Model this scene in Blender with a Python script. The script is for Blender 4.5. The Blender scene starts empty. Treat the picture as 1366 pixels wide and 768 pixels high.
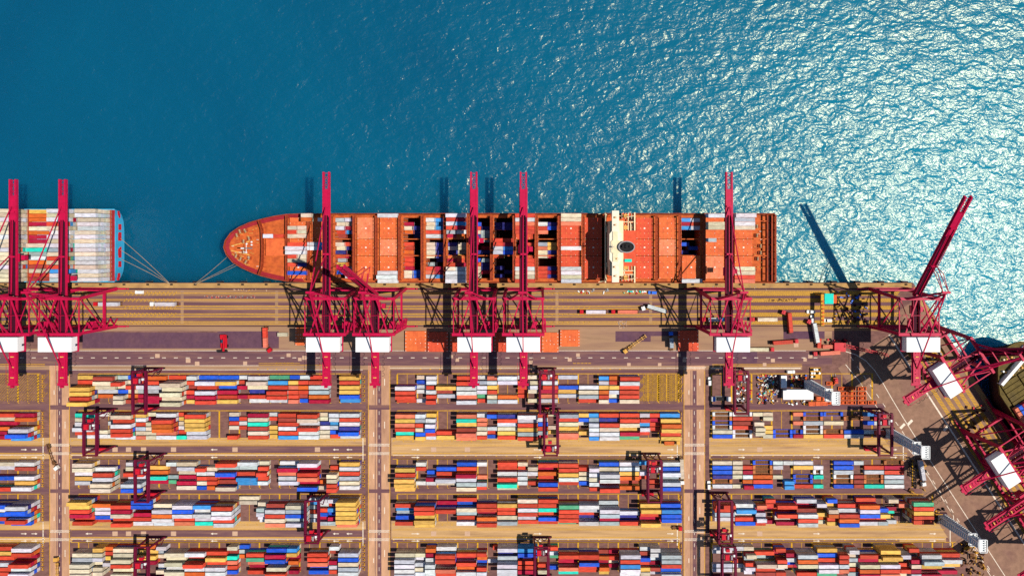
import bpy, bmesh, math, random
from mathutils import Vector, Matrix
random.seed(7)
sc = bpy.context.scene
COL = sc.collection
R = math.radians

# ------------------------------------------------------------------ camera, sky, sun, exposure
H = 430.0                      # metres above the quay
S = 0.47                       # metres of ground per photo pixel
NX, NY = 715.0, 325.0          # the point straight below the camera, photo pixels
cd = bpy.data.cameras.new('camera'); cam = bpy.data.objects.new('camera', cd); COL.objects.link(cam)
cam.location = (0, 0, H); cam.rotation_euler = (0, 0, 0)
cd.sensor_width = 36.0; cd.lens = 36.0 * H / (1366 * S)
cd.shift_x = (683 - NX) / 1366.0; cd.shift_y = -(384 - NY) / 1366.0
cd.clip_start = 1.0; cd.clip_end = 20000.0
sc.camera = cam
SUN = Vector((0.60, -0.01, 1.0)).normalized()
w = bpy.data.worlds.new('World'); sc.world = w; w.use_nodes = True
nt = w.node_tree; bg = nt.nodes['Background']
sky = nt.nodes.new('ShaderNodeTexSky'); sky.sky_type = 'NISHITA'; sky.sun_disc = False
sky.sun_elevation = math.asin(SUN.z); sky.sun_rotation = math.atan2(SUN.x, SUN.y)
sky.air_density = 1.0; sky.dust_density = 0.3; sky.ozone_density = 2.0
nt.links.new(sky.outputs[0], bg.inputs[0]); bg.inputs[1].default_value = 0.07
ld = bpy.data.lights.new('sun', 'SUN'); ld.energy = 4.8; ld.angle = R(0.5); ld.color = (1.0, 0.93, 0.82)
lo = bpy.data.objects.new('sun', ld); COL.objects.link(lo); lo.location = (200, 50, 600)
lo.rotation_euler = (-SUN).to_track_quat('-Z', 'Y').to_euler()
sc.view_settings.view_transform = 'Standard'; sc.view_settings.look = 'None'
sc.view_settings.exposure = 0.0; sc.view_settings.gamma = 1.0
sc.cycles.use_denoising = False
sc.cycles.max_bounces = 4; sc.cycles.diffuse_bounces = 1; sc.cycles.glossy_bounces = 2

# ------------------------------------------------------------------ helpers
def P(px, py, z=0.0, img=None):
    """a place on the site plan (photo pixels of ground level) in metres; img=k when the pixel was read at height k"""
    f = 1.0 if img is None else (H - img) / H
    return Vector(((px - NX) * S * f, (NY - py) * S * f, z))

def new_mat(name):
    m = bpy.data.materials.new(name); m.use_nodes = True
    return m, m.node_tree, m.node_tree.nodes['Principled BSDF']

def mat(name, col, rough=0.6, var=0.25, scale=0.5, stretch=(1, 1, 1), metal=0.0, dirt=None, dirt_amt=0.0, dirt_scale=0.12, bump=0.0):
    m, t, b = new_mat(name)
    n, l = t.nodes, t.links
    b.inputs['Roughness'].default_value = rough; b.inputs['Metallic'].default_value = metal
    b.inputs['Specular IOR Level'].default_value = 0.12 if rough > .2 else 0.5
    g = n.new('ShaderNodeNewGeometry'); mp = n.new('ShaderNodeMapping'); mp.inputs['Scale'].default_value = stretch
    l.new(g.outputs['Position'], mp.inputs['Vector'])
    nz = n.new('ShaderNodeTexNoise'); nz.inputs['Scale'].default_value = scale; nz.inputs['Detail'].default_value = 5.0
    nz.inputs['Roughness'].default_value = 0.65
    l.new(mp.outputs[0], nz.inputs['Vector'])
    rp = n.new('ShaderNodeMapRange'); rp.inputs['From Min'].default_value = 0.3; rp.inputs['From Max'].default_value = 0.7
    rp.inputs['To Min'].default_value = 1 - var; rp.inputs['To Max'].default_value = 1 + var
    l.new(nz.outputs[0], rp.inputs['Value'])
    mu = n.new('ShaderNodeVectorMath'); mu.operation = 'SCALE'; mu.inputs[0].default_value = col[:3]
    l.new(rp.outputs[0], mu.inputs['Scale'])
    out = mu.outputs[0]
    if dirt:
        n2 = n.new('ShaderNodeTexNoise'); n2.inputs['Scale'].default_value = dirt_scale; n2.inputs['Detail'].default_value = 6.0
        n2.inputs['Roughness'].default_value = 0.7
        l.new(mp.outputs[0], n2.inputs['Vector'])
        r2 = n.new('ShaderNodeMapRange'); r2.inputs['From Min'].default_value = 0.48; r2.inputs['From Max'].default_value = 0.72
        r2.inputs['To Max'].default_value = dirt_amt
        l.new(n2.outputs[0], r2.inputs['Value'])
        mx = n.new('ShaderNodeMix'); mx.data_type = 'RGBA'
        mx.inputs['B'].default_value = (*dirt, 1)
        l.new(r2.outputs[0], mx.inputs['Factor']); l.new(out, mx.inputs['A']); out = mx.outputs['Result']
    l.new(out, b.inputs['Base Color'])
    if bump:
        bp = n.new('ShaderNodeBump'); bp.inputs['Strength'].default_value = 0.6; bp.inputs['Distance'].default_value = bump
        l.new(nz.outputs[0], bp.inputs['Height']); l.new(bp.outputs[0], b.inputs['Normal'])
    return m

def paint_mat(name, source):
    """weathered container paint; the colour is the object's own or, for the joined ones, an attribute"""
    m, t, b = new_mat(name)
    n, l = t.nodes, t.links
    b.inputs['Roughness'].default_value = 0.6; b.inputs['Specular IOR Level'].default_value = 0.15
    if source == 'object':
        c = n.new('ShaderNodeObjectInfo').outputs['Color']
    else:
        a = n.new('ShaderNodeAttribute'); a.attribute_name = 'paint'; c = a.outputs['Color']
    g = n.new('ShaderNodeNewGeometry')
    nz = n.new('ShaderNodeTexNoise'); nz.inputs['Scale'].default_value = 0.55; nz.inputs['Detail'].default_value = 6; nz.inputs['Roughness'].default_value = 0.75
    l.new(g.outputs['Position'], nz.inputs['Vector'])
    r = n.new('ShaderNodeMapRange'); r.inputs['From Min'].default_value = 0.52; r.inputs['From Max'].default_value = 0.75; r.inputs['To Max'].default_value = 0.38
    l.new(nz.outputs[0], r.inputs['Value'])
    n3 = n.new('ShaderNodeTexNoise'); n3.inputs['Scale'].default_value = 0.9; n3.inputs['Detail'].default_value = 3
    mp3 = n.new('ShaderNodeMapping'); mp3.inputs['Scale'].default_value = (0.35, 1.6, 0.4); l.new(g.outputs['Position'], mp3.inputs['Vector']); l.new(mp3.outputs[0], n3.inputs['Vector'])
    r3 = n.new('ShaderNodeMapRange'); r3.inputs['From Min'].default_value = 0.35; r3.inputs['From Max'].default_value = 0.65; r3.inputs['To Min'].default_value = 0.78; r3.inputs['To Max'].default_value = 1.12
    l.new(n3.outputs[0], r3.inputs['Value'])
    v3 = n.new('ShaderNodeVectorMath'); v3.operation = 'SCALE'; l.new(c, v3.inputs[0]); l.new(r3.outputs[0], v3.inputs['Scale']); c = v3.outputs[0]
    mx = n.new('ShaderNodeMix'); mx.data_type = 'RGBA'; mx.inputs['B'].default_value = (0.30, 0.13, 0.07, 1)
    l.new(r.outputs[0], mx.inputs['Factor']); l.new(c, mx.inputs['A'])
    l.new(mx.outputs['Result'], b.inputs['Base Color'])
    return m

class MB:
    def __init__(s): s.v = []; s.f = []; s.mi = []; s.mats = []
    def m(s, material):
        if material not in s.mats: s.mats.append(material)
        return s.mats.index(material)
    def add(s, vs, fs, material=None):
        o = len(s.v); s.v += [tuple(v) for v in vs]; s.f += [tuple(i + o for i in f) for f in fs]
        s.mi += [s.m(material) if material else 0] * len(fs)
    def box(s, x0, y0, z0, x1, y1, z1, material=None):
        vs = [(x0, y0, z0), (x1, y0, z0), (x1, y1, z0), (x0, y1, z0), (x0, y0, z1), (x1, y0, z1), (x1, y1, z1), (x0, y1, z1)]
        s.add(vs, [(3, 2, 1, 0), (4, 5, 6, 7), (0, 1, 5, 4), (1, 2, 6, 5), (2, 3, 7, 6), (3, 0, 4, 7)], material)
    def cbox(s, c, d, material=None, rz=0.0):
        vs = []
        cs, sn = math.cos(rz), math.sin(rz)
        for dz in (-.5, .5):
            for dx, dy in ((-.5, -.5), (.5, -.5), (.5, .5), (-.5, .5)):
                x, y = dx * d[0], dy * d[1]
                vs.append((c[0] + x * cs - y * sn, c[1] + x * sn + y * cs, c[2] + dz * d[2]))
        s.add(vs, [(3, 2, 1, 0), (4, 5, 6, 7), (0, 1, 5, 4), (1, 2, 6, 5), (2, 3, 7, 6), (3, 0, 4, 7)], material)
    def bar(s, p, q, w0, h0=None, w1=None, h1=None, material=None):
        p, q = Vector(p), Vector(q); d = (q - p)
        if d.length < 1e-6: return
        d.normalize()
        up = Vector((0, 0, 1)) if abs(d.z) < 0.95 else Vector((0, 1, 0))
        a = d.cross(up).normalized(); b = a.cross(d).normalized()
        h0 = h0 or w0; w1 = w1 or w0; h1 = h1 or h0
        vs = []
        for c, ww, hh in ((p, w0, h0), (q, w1, h1)):
            for i, j in ((-.5, -.5), (.5, -.5), (.5, .5), (-.5, .5)):
                vs.append(c + a * (i * ww) + b * (j * hh))
        s.add(vs, [(3, 2, 1, 0), (4, 5, 6, 7), (0, 1, 5, 4), (1, 2, 6, 5), (2, 3, 7, 6), (3, 0, 4, 7)], material)
    def cyl(s, p, q, r0, r1=None, n=10, material=None):
        p, q = Vector(p), Vector(q); d = (q - p).normalized(); r1 = r0 if r1 is None else r1
        up = Vector((0, 0, 1)) if abs(d.z) < 0.95 else Vector((0, 1, 0))
        a = d.cross(up).normalized(); b = a.cross(d).normalized()
        vs = []
        for c, r in ((p, r0), (q, r1)):
            for i in range(n):
                t = 2 * math.pi * i / n
                vs.append(c + a * (r * math.cos(t)) + b * (r * math.sin(t)))
        fs = [(i, (i + 1) % n, n + (i + 1) % n, n + i) for i in range(n)]
        fs += [tuple(reversed(range(n))), tuple(range(n, 2 * n))]
        s.add(vs, fs, material)
    def prism(s, pts, z0, z1, material=None, pts2=None):
        """pts counter-clockwise seen from above (metres)"""
        n = len(pts); p2 = pts2 or pts
        vs = [(p[0], p[1], z0) for p in pts] + [(p[0], p[1], z1) for p in p2]
        fs = [(i, (i + 1) % n, n + (i + 1) % n, n + i) for i in range(n)]
        fs += [tuple(reversed(range(n))), tuple(range(n, 2 * n))]
        s.add(vs, fs, material)
    def sheet(s, pts, z, material=None):
        s.add([(p[0], p[1], z) for p in pts], [tuple(range(len(pts)))], material)
    def build(s, name, material=None, parent=None):
        me = bpy.data.meshes.new(name); me.from_pydata(s.v, [], s.f)
        if material: me.materials.append(material)
        else:
            for k in s.mats: me.materials.append(k)
            me.polygons.foreach_set('material_index', s.mi)
        me.update()
        o = bpy.data.objects.new(name, me); COL.objects.link(o)
        if parent: o.parent = parent
        return o

KIDS = {}
def tag(o, label=None, cat=None, group=None, kind=None):
    if label: o['label'] = label
    if cat: o['category'] = cat
    if group: o['group'] = group
    if kind: o['kind'] = kind
    return o
def empty(name, loc=(0, 0, 0), rz=0.0):
    o = bpy.data.objects.new(name, None); COL.objects.link(o); o.location = loc; o.rotation_euler = (0, 0, rz)
    o.empty_display_size = 2.0
    return o
def kids(o): return [c for c in bpy.data.objects if c.parent == o]
def copy_tree(o, parent=None, table=None):
    table = table or tree_of(o)
    c = o.copy(); COL.objects.link(c); c.parent = parent
    for ch in table.get(o.name, []): copy_tree(ch, c, table)
    return c
def tree_of(root):
    t = {}
    for c in bpy.data.objects:
        if c.parent: t.setdefault(c.parent.name, []).append(c)
    return t
ORD = ['zeroth', 'first', 'second', 'third', 'fourth', 'fifth', 'sixth', 'seventh', 'eighth', 'ninth', 'tenth', 'eleventh', 'twelfth', 'thirteenth',
       'fourteenth', 'fifteenth', 'sixteenth', 'seventeenth', 'eighteenth', 'nineteenth', 'twentieth', 'twenty-first', 'twenty-second', 'twenty-third',
       'twenty-fourth', 'twenty-fifth', 'twenty-sixth', 'twenty-seventh', 'twenty-eighth', 'twenty-ninth', 'thirtieth',
       'thirty-first', 'thirty-second', 'thirty-third', 'thirty-fourth', 'thirty-fifth', 'thirty-sixth', 'thirty-seventh', 'thirty-eighth', 'thirty-ninth', 'fortieth', 'forty-first']

# ------------------------------------------------------------------ materials
M = {}
M['tan'] = mat('tan_concrete', (0.53, 0.325, 0.15), 0.85, 0.2, 0.35, (0.06, 1, 1), dirt=(0.22, 0.11, 0.08), dirt_amt=0.8, dirt_scale=0.3)
M['tan_v'] = mat('tan_concrete_cross', (0.53, 0.30, 0.18), 0.85, 0.2, 0.35, (1, 0.25, 1), dirt=(0.22, 0.10, 0.08), dirt_amt=0.55, dirt_scale=0.05)
M['yard'] = mat('yard_asphalt', (0.19, 0.095, 0.08), 0.9, 0.3, 0.5, (0.5, 1, 1), dirt=(0.10, 0.045, 0.06), dirt_amt=0.8, dirt_scale=0.08)
M['road'] = mat('road_asphalt', (0.155, 0.075, 0.088), 0.9, 0.2, 0.3, (0.08, 1, 1), dirt=(0.28, 0.15, 0.09), dirt_amt=0.7, dirt_scale=0.3)
M['quaytan'] = mat('quay_concrete', (0.36, 0.215, 0.13), 0.85, 0.2, 0.4, (0.1, 1, 1), dirt=(0.17, 0.085, 0.075), dirt_amt=0.8, dirt_scale=0.2)
M['eroad'] = mat('east_asphalt', (0.275, 0.158, 0.108), 0.9, 0.2, 0.3, dirt=(0.17, 0.08, 0.075), dirt_amt=0.6, dirt_scale=0.05)
M['apron'] = mat('apron_asphalt', (0.34, 0.19, 0.095), 0.9, 0.2, 0.35, (0.06, 1, 1), dirt=(0.13, 0.06, 0.065), dirt_amt=0.85, dirt_scale=0.22)
M['patch'] = mat('patch_asphalt', (0.115, 0.055, 0.085), 0.9, 0.15, 0.4, dirt=(0.2, 0.1, 0.1), dirt_amt=0.4)
M['groove'] = mat('rail_groove', (0.07, 0.03, 0.04), 0.8, 0.4, 0.4, (0.1, 1, 1))
M['coping'] = mat('quay_coping', (0.46, 0.27, 0.10), 0.85, 0.25, 0.4, dirt=(0.15, 0.07, 0.05), dirt_amt=0.7, dirt_scale=0.2)
M['wall'] = mat('quay_wall', (0.10, 0.08, 0.07), 0.9)
M['yellow'] = mat('yellow_paint', (0.62, 0.33, 0.012), 0.7, 0.25, 0.8, dirt=(0.3, 0.14, 0.05), dirt_amt=0.55, dirt_scale=0.6)
M['dullyellow'] = mat('worn_yellow_paint', (0.36, 0.19, 0.02), 0.8, 0.4, 0.8, dirt=(0.17, 0.085, 0.04), dirt_amt=0.8, dirt_scale=0.5)
M['white'] = mat('white_paint', (0.80, 0.70, 0.58), 0.7, 0.12, 0.8, dirt=(0.4, 0.22, 0.14), dirt_amt=0.5, dirt_scale=0.7)
M['slab'] = mat('manhole_slab', (0.55, 0.36, 0.25), 0.8, 0.1)
M['crane'] = mat('crane_red', (0.50, 0.007, 0.058), 0.45, 0.15, 0.5, dirt=(0.36, 0.015, 0.06), dirt_amt=0.4, dirt_scale=0.4)
M['crane_dk'] = mat('crane_walkway', (0.045, 0.004, 0.016), 0.7, 0.3, 1.0)
M['rtg'] = mat('yard_crane_maroon', (0.13, 0.006, 0.03), 0.5, 0.2, 0.6)
M['rtg_red'] = mat('yard_crane_red', (0.55, 0.012, 0.03), 0.5, 0.2, 0.8)
M['roofwhite'] = mat('house_white', (0.84, 0.84, 0.84), 0.5, 0.03, 0.3)
M['steelwhite'] = mat('mast_white', (0.84, 0.86, 0.86), 0.5, 0.05)
M['grey'] = mat('steel_grey', (0.30, 0.29, 0.30), 0.5, 0.2, 1.0)
M['black'] = mat('black_rubber', (0.02, 0.018, 0.02), 0.8)
M['glass'] = mat('dark_glass', (0.02, 0.05, 0.09), 0.08)
M['deck'] = mat('ship_deck', (0.55, 0.115, 0.028), 0.7, 0.3, 0.4, dirt=(0.25, 0.035, 0.02), dirt_amt=0.7, dirt_scale=0.25)
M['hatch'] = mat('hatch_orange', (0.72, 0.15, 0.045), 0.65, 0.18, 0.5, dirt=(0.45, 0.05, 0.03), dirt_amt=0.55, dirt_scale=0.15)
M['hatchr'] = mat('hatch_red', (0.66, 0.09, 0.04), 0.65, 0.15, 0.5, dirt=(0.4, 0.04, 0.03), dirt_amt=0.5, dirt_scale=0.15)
M['lash'] = mat('lashing_steel', (0.34, 0.058, 0.02), 0.7, 0.3, 0.6, dirt=(0.16, 0.02, 0.02), dirt_amt=0.7, dirt_scale=0.4)
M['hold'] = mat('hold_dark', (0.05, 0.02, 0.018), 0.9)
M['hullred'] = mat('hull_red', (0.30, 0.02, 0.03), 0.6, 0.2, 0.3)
M['hullblue'] = mat('hull_blue', (0.07, 0.50, 0.80), 0.5, 0.12, 0.3)
M['hatchp'] = mat('hatch_salmon', (0.78, 0.23, 0.11), 0.65, 0.18, 0.5, dirt=(0.55, 0.09, 0.04), dirt_amt=0.6, dirt_scale=0.2)
M['house'] = mat('bridge_cream', (0.82, 0.70, 0.45), 0.55, 0.08, 0.6, dirt=(0.5, 0.35, 0.15), dirt_amt=0.35, dirt_scale=0.5)
M['bridge'] = mat('bridge_white', (0.82, 0.76, 0.60), 0.55, 0.06, 0.6, dirt=(0.55, 0.4, 0.2), dirt_amt=0.35, dirt_scale=0.5)
M['gear'] = mat('winch_yellow', (0.70, 0.36, 0.09), 0.6, 0.3, 1.0)
M['olive'] = mat('deck_olive', (0.12, 0.085, 0.022), 0.7, 0.35, 0.5, dirt=(0.08, 0.06, 0.03), dirt_amt=0.7)
M['rope'] = mat('rope', (0.35, 0.25, 0.16), 0.9)
M['cab_red'] = mat('truck_red', (0.55, 0.012, 0.025), 0.4, 0.1)
M['cab_white'] = mat('truck_white', (0.80, 0.80, 0.78), 0.4, 0.05)
M['cab_blue'] = mat('truck_blue', (0.03, 0.16, 0.75), 0.4, 0.1)
M['cab_yellow'] = mat('truck_yellow', (0.70, 0.38, 0.08), 0.5, 0.1)
M['chassis'] = mat('chassis_brown', (0.16, 0.07, 0.03), 0.7, 0.3, 1.0)
M['teal'] = mat('roof_teal', (0.01, 0.62, 0.50), 0.6, 0.15)
M['orange'] = mat('frame_orange', (0.66, 0.10, 0.02), 0.6, 0.25, 1.0)
M['yel_steel'] = mat('steel_yellow', (0.60, 0.30, 0.03), 0.6, 0.25, 0.8)
M['paint_o'] = paint_mat('container_paint', 'object')
M['paint_a'] = paint_mat('container_paint_joined', 'attribute')
CC = {'W': (0.61, 0.61, 0.66), 'C': (0.65, 0.56, 0.42), 'S': (0.38, 0.44, 0.49), 'R': (0.62, 0.065, 0.035), 'O': (0.64, 0.13, 0.025), 'P': (0.74, 0.19, 0.11),
      'D': (0.40, 0.010, 0.045), 'M': (0.35, 0.055, 0.040), 'Y': (0.74, 0.44, 0.10), 'B': (0.018, 0.10, 0.64), 'A': (0.05, 0.28, 0.66), 'N': (0.035, 0.040, 0.26),
      'T': (0.02, 0.62, 0.47), 'G': (0.09, 0.38, 0.22)}
CN = {'W': 'white', 'C': 'cream', 'S': 'grey', 'R': 'red', 'O': 'orange', 'P': 'salmon', 'D': 'crimson', 'M': 'brown', 'Y': 'yellow', 'B': 'blue', 'A': 'light blue',
      'N': 'navy', 'T': 'turquoise', 'G': 'green', 'f': 'white flat-rack', 'b': 'blue flat-rack', 'o': 'brown flat-rack'}
# ------------------------------------------------------------------ setting: water, land, quay, roads
QD = Vector((0.5435, 0.8394)); QN = Vector((0.8394, -0.5435)); QC = Vector((1218.0, 378.0))   # second quay, photo pixels
def Q(s, n, z=0.0):
    p = QC + QD * s + QN * n
    return P(p.x, p.y, z)
def water_material():
    m, t, b = new_mat('sea_water')
    n, l = t.nodes, t.links
    b.inputs['Roughness'].default_value = 0.26
    b.inputs['IOR'].default_value = 1.48
    b.inputs['Specular Tint'].default_value = (0.96, 0.98, 0.66, 1)
    b.subsurface_method = 'BURLEY'; b.inputs['Subsurface Weight'].default_value = 1.0
    b.inputs['Subsurface Radius'].default_value = (0.3, 0.8, 1.0); b.inputs['Subsurface Scale'].default_value = 40.0
    g = n.new('ShaderNodeNewGeometry')
    def noise(scale, stretch, rot, detail, rough=0.6):
        mp = n.new('ShaderNodeMapping'); mp.inputs['Rotation'].default_value = (0, 0, R(rot)); mp.inputs['Scale'].default_value = stretch
        l.new(g.outputs['Position'], mp.inputs['Vector'])
        z = n.new('ShaderNodeTexNoise'); z.inputs['Scale'].default_value = scale; z.inputs['Detail'].default_value = detail; z.inputs['Roughness'].default_value = rough
        z.inputs['Distortion'].default_value = 0.4
        l.new(mp.outputs[0], z.inputs['Vector'])
        return z.outputs[0]
    a = noise(0.13, (1, 1.5, 1), 35, 2.5); c = noise(0.055, (1, 1.8, 1), 30, 2); e = noise(0.55, (1, 1.3, 1), 40, 3)
    def scaled(x, k):
        q = n.new('ShaderNodeMath'); q.operation = 'MULTIPLY'; q.inputs[1].default_value = k; l.new(x, q.inputs[0]); return q.outputs[0]
    def plus(x, y):
        q = n.new('ShaderNodeMath'); q.operation = 'ADD'; l.new(x, q.inputs[0]); l.new(y, q.inputs[1]); return q.outputs[0]
    h = plus(plus(scaled(a, WA), scaled(c, WC)), scaled(e, WE))
    bp = n.new('ShaderNodeBump'); bp.inputs['Strength'].default_value = 1.0; bp.inputs['Distance'].default_value = 1.0
    l.new(h, bp.inputs['Height']); l.new(bp.outputs[0], b.inputs['Normal'])
    big = noise(0.006, (1, 1, 1), 0, 3)
    rp = n.new('ShaderNodeMapRange'); rp.inputs['From Min'].default_value = 0.3; rp.inputs['From Max'].default_value = 0.7
    l.new(big, rp.inputs['Value'])
    mx = n.new('ShaderNodeMix'); mx.data_type = 'RGBA'
    mx.inputs['A'].default_value = (0.0, 0.047, 0.118, 1); mx.inputs['B'].default_value = (0.0, 0.076, 0.158, 1)
    l.new(rp.outputs[0], mx.inputs['Factor']); l.new(mx.outputs['Result'], b.inputs['Base Color'])
    gl = n.new('ShaderNodeBsdfGlossy'); gl.inputs['Roughness'].default_value = 0.55; gl.inputs['Color'].default_value = (0.0, 0.042, 0.058, 1)   # light scattered back by the upper water
    ad = n.new('ShaderNodeAddShader'); l.new(b.outputs[0], ad.inputs[0]); l.new(gl.outputs[0], ad.inputs[1])
    l.new(ad.outputs[0], n['Material Output'].inputs['Surface'])
    return m
WA, WC, WE = 1.2, 1.5, 0.22
mb = MB(); mb.sheet([(-6000, -6000), (6000, -6000), (6000, 6000), (-6000, 6000)], -4.0)
tag(mb.build('water', water_material()), kind='structure')
far = 9000
mb = MB()
outline = [P(-far, 377), P(-far, 9000), Q(far, 0) + Vector((0, -3000, 0)), Q(far, 0), P(QC.x, 377)]
mb.prism([(p.x, p.y) for p in outline], -8.0, 0.0)
tag(mb.build('ground', M['yard']), kind='structure')

def rect(mbx, x0, y0, x1, y1, z, material=None):
    a, b_ = P(x0, y1), P(x1, y0)
    mbx.sheet([(a.x, a.y), (b_.x, a.y), (b_.x, b_.y), (a.x, b_.y)], z, material)
def strip_n(mbx, s0, s1, n0, n1, z, material=None):
    mbx.sheet([tuple(Q(s0, n0)[:2]), tuple(Q(s1, n0)[:2]), tuple(Q(s1, n1)[:2]), tuple(Q(s0, n1)[:2])][::1], z, material)
L1, L2, L3, L4, L5 = 0.004, 0.008, 0.012, 0.016, 0.020
# apron
mb = MB(); rect(mb, -900, 384, 1190, 441, L1); tag(mb.build('quay_apron', M['apron']), kind='structure')
mb = MB(); strip_n(mb, 20, 900, -7, -62, L1 + .0055); tag(mb.build('second_apron', M['eroad']), kind='structure')
mb = MB(); mb.box(*P(-900, 384)[:2], 0.0, *P(1216, 377.6)[:2], 0.14)
tag(mb.build('quay_coping', M['coping']), kind='structure')
mb = MB()
a = [Q(4, -.5), Q(900, -.5), Q(900, -7), Q(8, -7)]
mb.prism([(p.x, p.y) for p in a][::-1], 0.0, 0.14); tag(mb.build('second_coping', M['coping']), kind='structure')
mb = MB(); rect(mb, -900, 384.2, 1190, 386.4, L2); rect(mb, -900, 434.2, 1150, 435.4, L2)
tag(mb.build('crane_rail_groove', M['groove']), kind='structure')
mb = MB()
for x in (-120, 26, 243, 369, 743, 868): rect(mb, x - 2, 387.5, x + 2, 432, L2)
rect(mb, -900, 436, 1100, 441.4, L2); rect(mb, 290, 441.4, 1110, 467.3, L1)
rect(mb, -900, 441.4, 111, 444, L1)
rect(mb, -900, 464.5, 372, 467.5, L2); rect(mb, -900, 487.3, 1070, 493, L2)
tag(mb.build('quay_concrete', M['quaytan']), kind='structure')
mb = MB(); rect(mb, 110, 443.5, 290, 464.5, L1); rect(mb, 290, 441.6, 372, 464.4, L2); rect(mb, 821, 441.6, 868, 455.5, L2); rect(mb, 868, 441.6, 905, 448, L2)
rect(mb, 970, 468, 1010, 484, L3); rect(mb, 1045, 441.6, 1100, 452, L2)
tag(mb.build('asphalt_patch', M['patch']), kind='structure')
mb = MB(); rect(mb, -900, 467.5, 1110, 487.3, L1); rect(mb, -900, 493, 62, 498, L1); rect(mb, 96, 493, 484, 498, L1); rect(mb, 523, 493, 866, 498, L1)
tag(mb.build('quay_road', M['road']), kind='structure')
# east road, along the second quay
mb = MB(); strip_n(mb, 40, 900, -62, -145, L1 + .0022); tag(mb.build('east_road', M['eroad']), kind='structure')
# yard runways (tan) and truck lanes (dark) between the strips; cross roads
BLK = {'left': (-900, 54), 'first': (105, 483), 'middle': (530, 906), 'east': (949, 1232)}
mb = MB()
for y0, y1 in ((583.5, 593.2), (604.8, 611.5), (694.6, 705.5), (716.5, 722.5)):
    for x0, x1 in ((-900, 92), (92, 488), (522, 910), (946, 1216 if y0 < 650 else 1262)):
        rect(mb, x0, y0, x1, y1, L1)
for y0, y1 in ((593.2, 604.8), (705.5, 716.5)):
    for x0, x1 in ((522, 910), (946, 1214 if y0 < 650 else 1268)): rect(mb, x0, y0, x1, y1, L1)
tag(mb.build('crane_runway', M['tan']), kind='structure')
mb = MB()
for y0, y1 in ((593.2, 604.8), (705.5, 716.5)):
    for x0, x1 in ((-900, 62), (96, 484)): rect(mb, x0, y0 + .6, x1, y1 - .6, L1)
for y0, y1 in ((538.4, 546.6), (651.5, 657.8)):
    for x0, x1 in ((-900, 66), (92, 488), (522, 910), (946, 1180 if y0 < 600 else 1230)): rect(mb, x0, y0, x1, y1, L2)
for y0, y1 in ((607.5, 611.4), (719, 722.4)):
    for x0, x1 in ((96, 488), (522, 905), (948, 1200)): rect(mb, x0, y0, x1, y1, L2)
tag(mb.build('truck_lane', M['road']), kind='structure')
mb = MB()
CR = ((66, 93), (491, 520.5), (912, 940.5))
for x0, x1 in CR: rect(mb, x0, 487.3, x1, 1500, L3)
tag(mb.build('cross_road', M['tan_v']), kind='structure')
mb = MB()
for x0, x1 in CR:
    c = (x0 + x1) / 2 + .3
    rect(mb, c - 2.7, 494, c + 2.7, 1500, L4); rect(mb, x0, 540, x1, 546, L4 + .002); rect(mb, x0, 652, x1, 657, L4 + .002)
    rect(mb, x0 + 9.2, 494, x0 + 10, 1500, L4 + .003)
tag(mb.build('road_wear_strip', M['road']), kind='structure')

mb = MB()
for y0, y1 in ((394.6, 398.4), (403, 407.4), (412.9, 417.4), (423.2, 427.8)): rect(mb, -900, y0, 1190, y1, .0062)
tag(mb.build('apron_lane', M['road']), kind='structure')
# painted markings
yw, wt, dy = MB(), MB(), MB()
def line(mbx, x0, y0, x1, y1, wpx, z=0.024):
    a, b_ = Vector((x0, y0)), Vector((x1, y1)); d = (b_ - a).normalized(); nn = Vector((-d.y, d.x)) * wpx / 2
    mbx.sheet([tuple(P(*(a + nn))[:2]), tuple(P(*(b_ + nn))[:2]), tuple(P(*(b_ - nn))[:2]), tuple(P(*(a - nn))[:2])], z)
def dashes(mbx, x0, y0, x1, y1, wpx, on, off):
    a, b_ = Vector((x0, y0)), Vector((x1, y1)); L = (b_ - a).length; d = (b_ - a) / L; t = 0
    while t < L:
        q = a + d * t; r = a + d * min(t + on, L); line(mbx, q.x, q.y, r.x, r.y, wpx); t += on + off
def arrow(mbx, x, y, dx, ln=9):
    line(mbx, x, y, x + dx * ln * .7, y, 0.9)
    a = P(x + dx * ln, y); b1 = P(x + dx * ln * .65, y - 1.5); b2 = P(x + dx * ln * .65, y + 1.5)
    mbx.sheet([tuple(a[:2]), tuple((b1 if dx > 0 else b2)[:2]), tuple((b2 if dx > 0 else b1)[:2])], 0.0243)
def hatch_band(mbx, x0, x1, y0, y1, step=3.2, wpx=1.0):
    x = x0
    while x < x1: line(mbx, x, y1, x + (y1 - y0) * .9, y0, wpx); x += step
for y in (391, 399.5, 408, 412, 418.7, 422.6, 429, 431.7):
    for x0, x1 in ((-400, 992), ) : line(yw, x0 + random.uniform(0, 40), y, x1, y, 0.7)
for y0, y1 in ((388.5, 394), (398, 402.5), (408, 412.5), (417, 421.5), (427.5, 432)):
    line(yw, 990, y0, 1200, y0, 0.5); line(yw, 990, y1, 1200, y1, 0.5); hatch_band(yw, 990 + random.uniform(0, 30), 1196, y0, y1, 2.4, 1.0)
    hatch_band(yw, -200, 118, y0, y1, 4.5, .7); hatch_band(yw, 165, 232, y0, y1, 5.5, .6); hatch_band(yw, 722, 790, y0 + 1, y1 - 1, 7, .5)
line(wt, 92, 467.6, 1075, 467.6, 0.55); line(wt, -400, 467.6, 60, 467.6, .55)
dashes(wt, -400, 477, 1100, 477, 0.8, 5.2, 10.6)
line(wt, 92, 487.4, 345, 487.4, 0.55); line(yw, 345, 484.4, 400, 484.4, .6); line(yw, 345, 486.5, 440, 486.5, .6); line(yw, -20, 485.5, 60, 485.5, .7); line(yw, -20, 487.5, 60, 487.5, .7)
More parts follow.
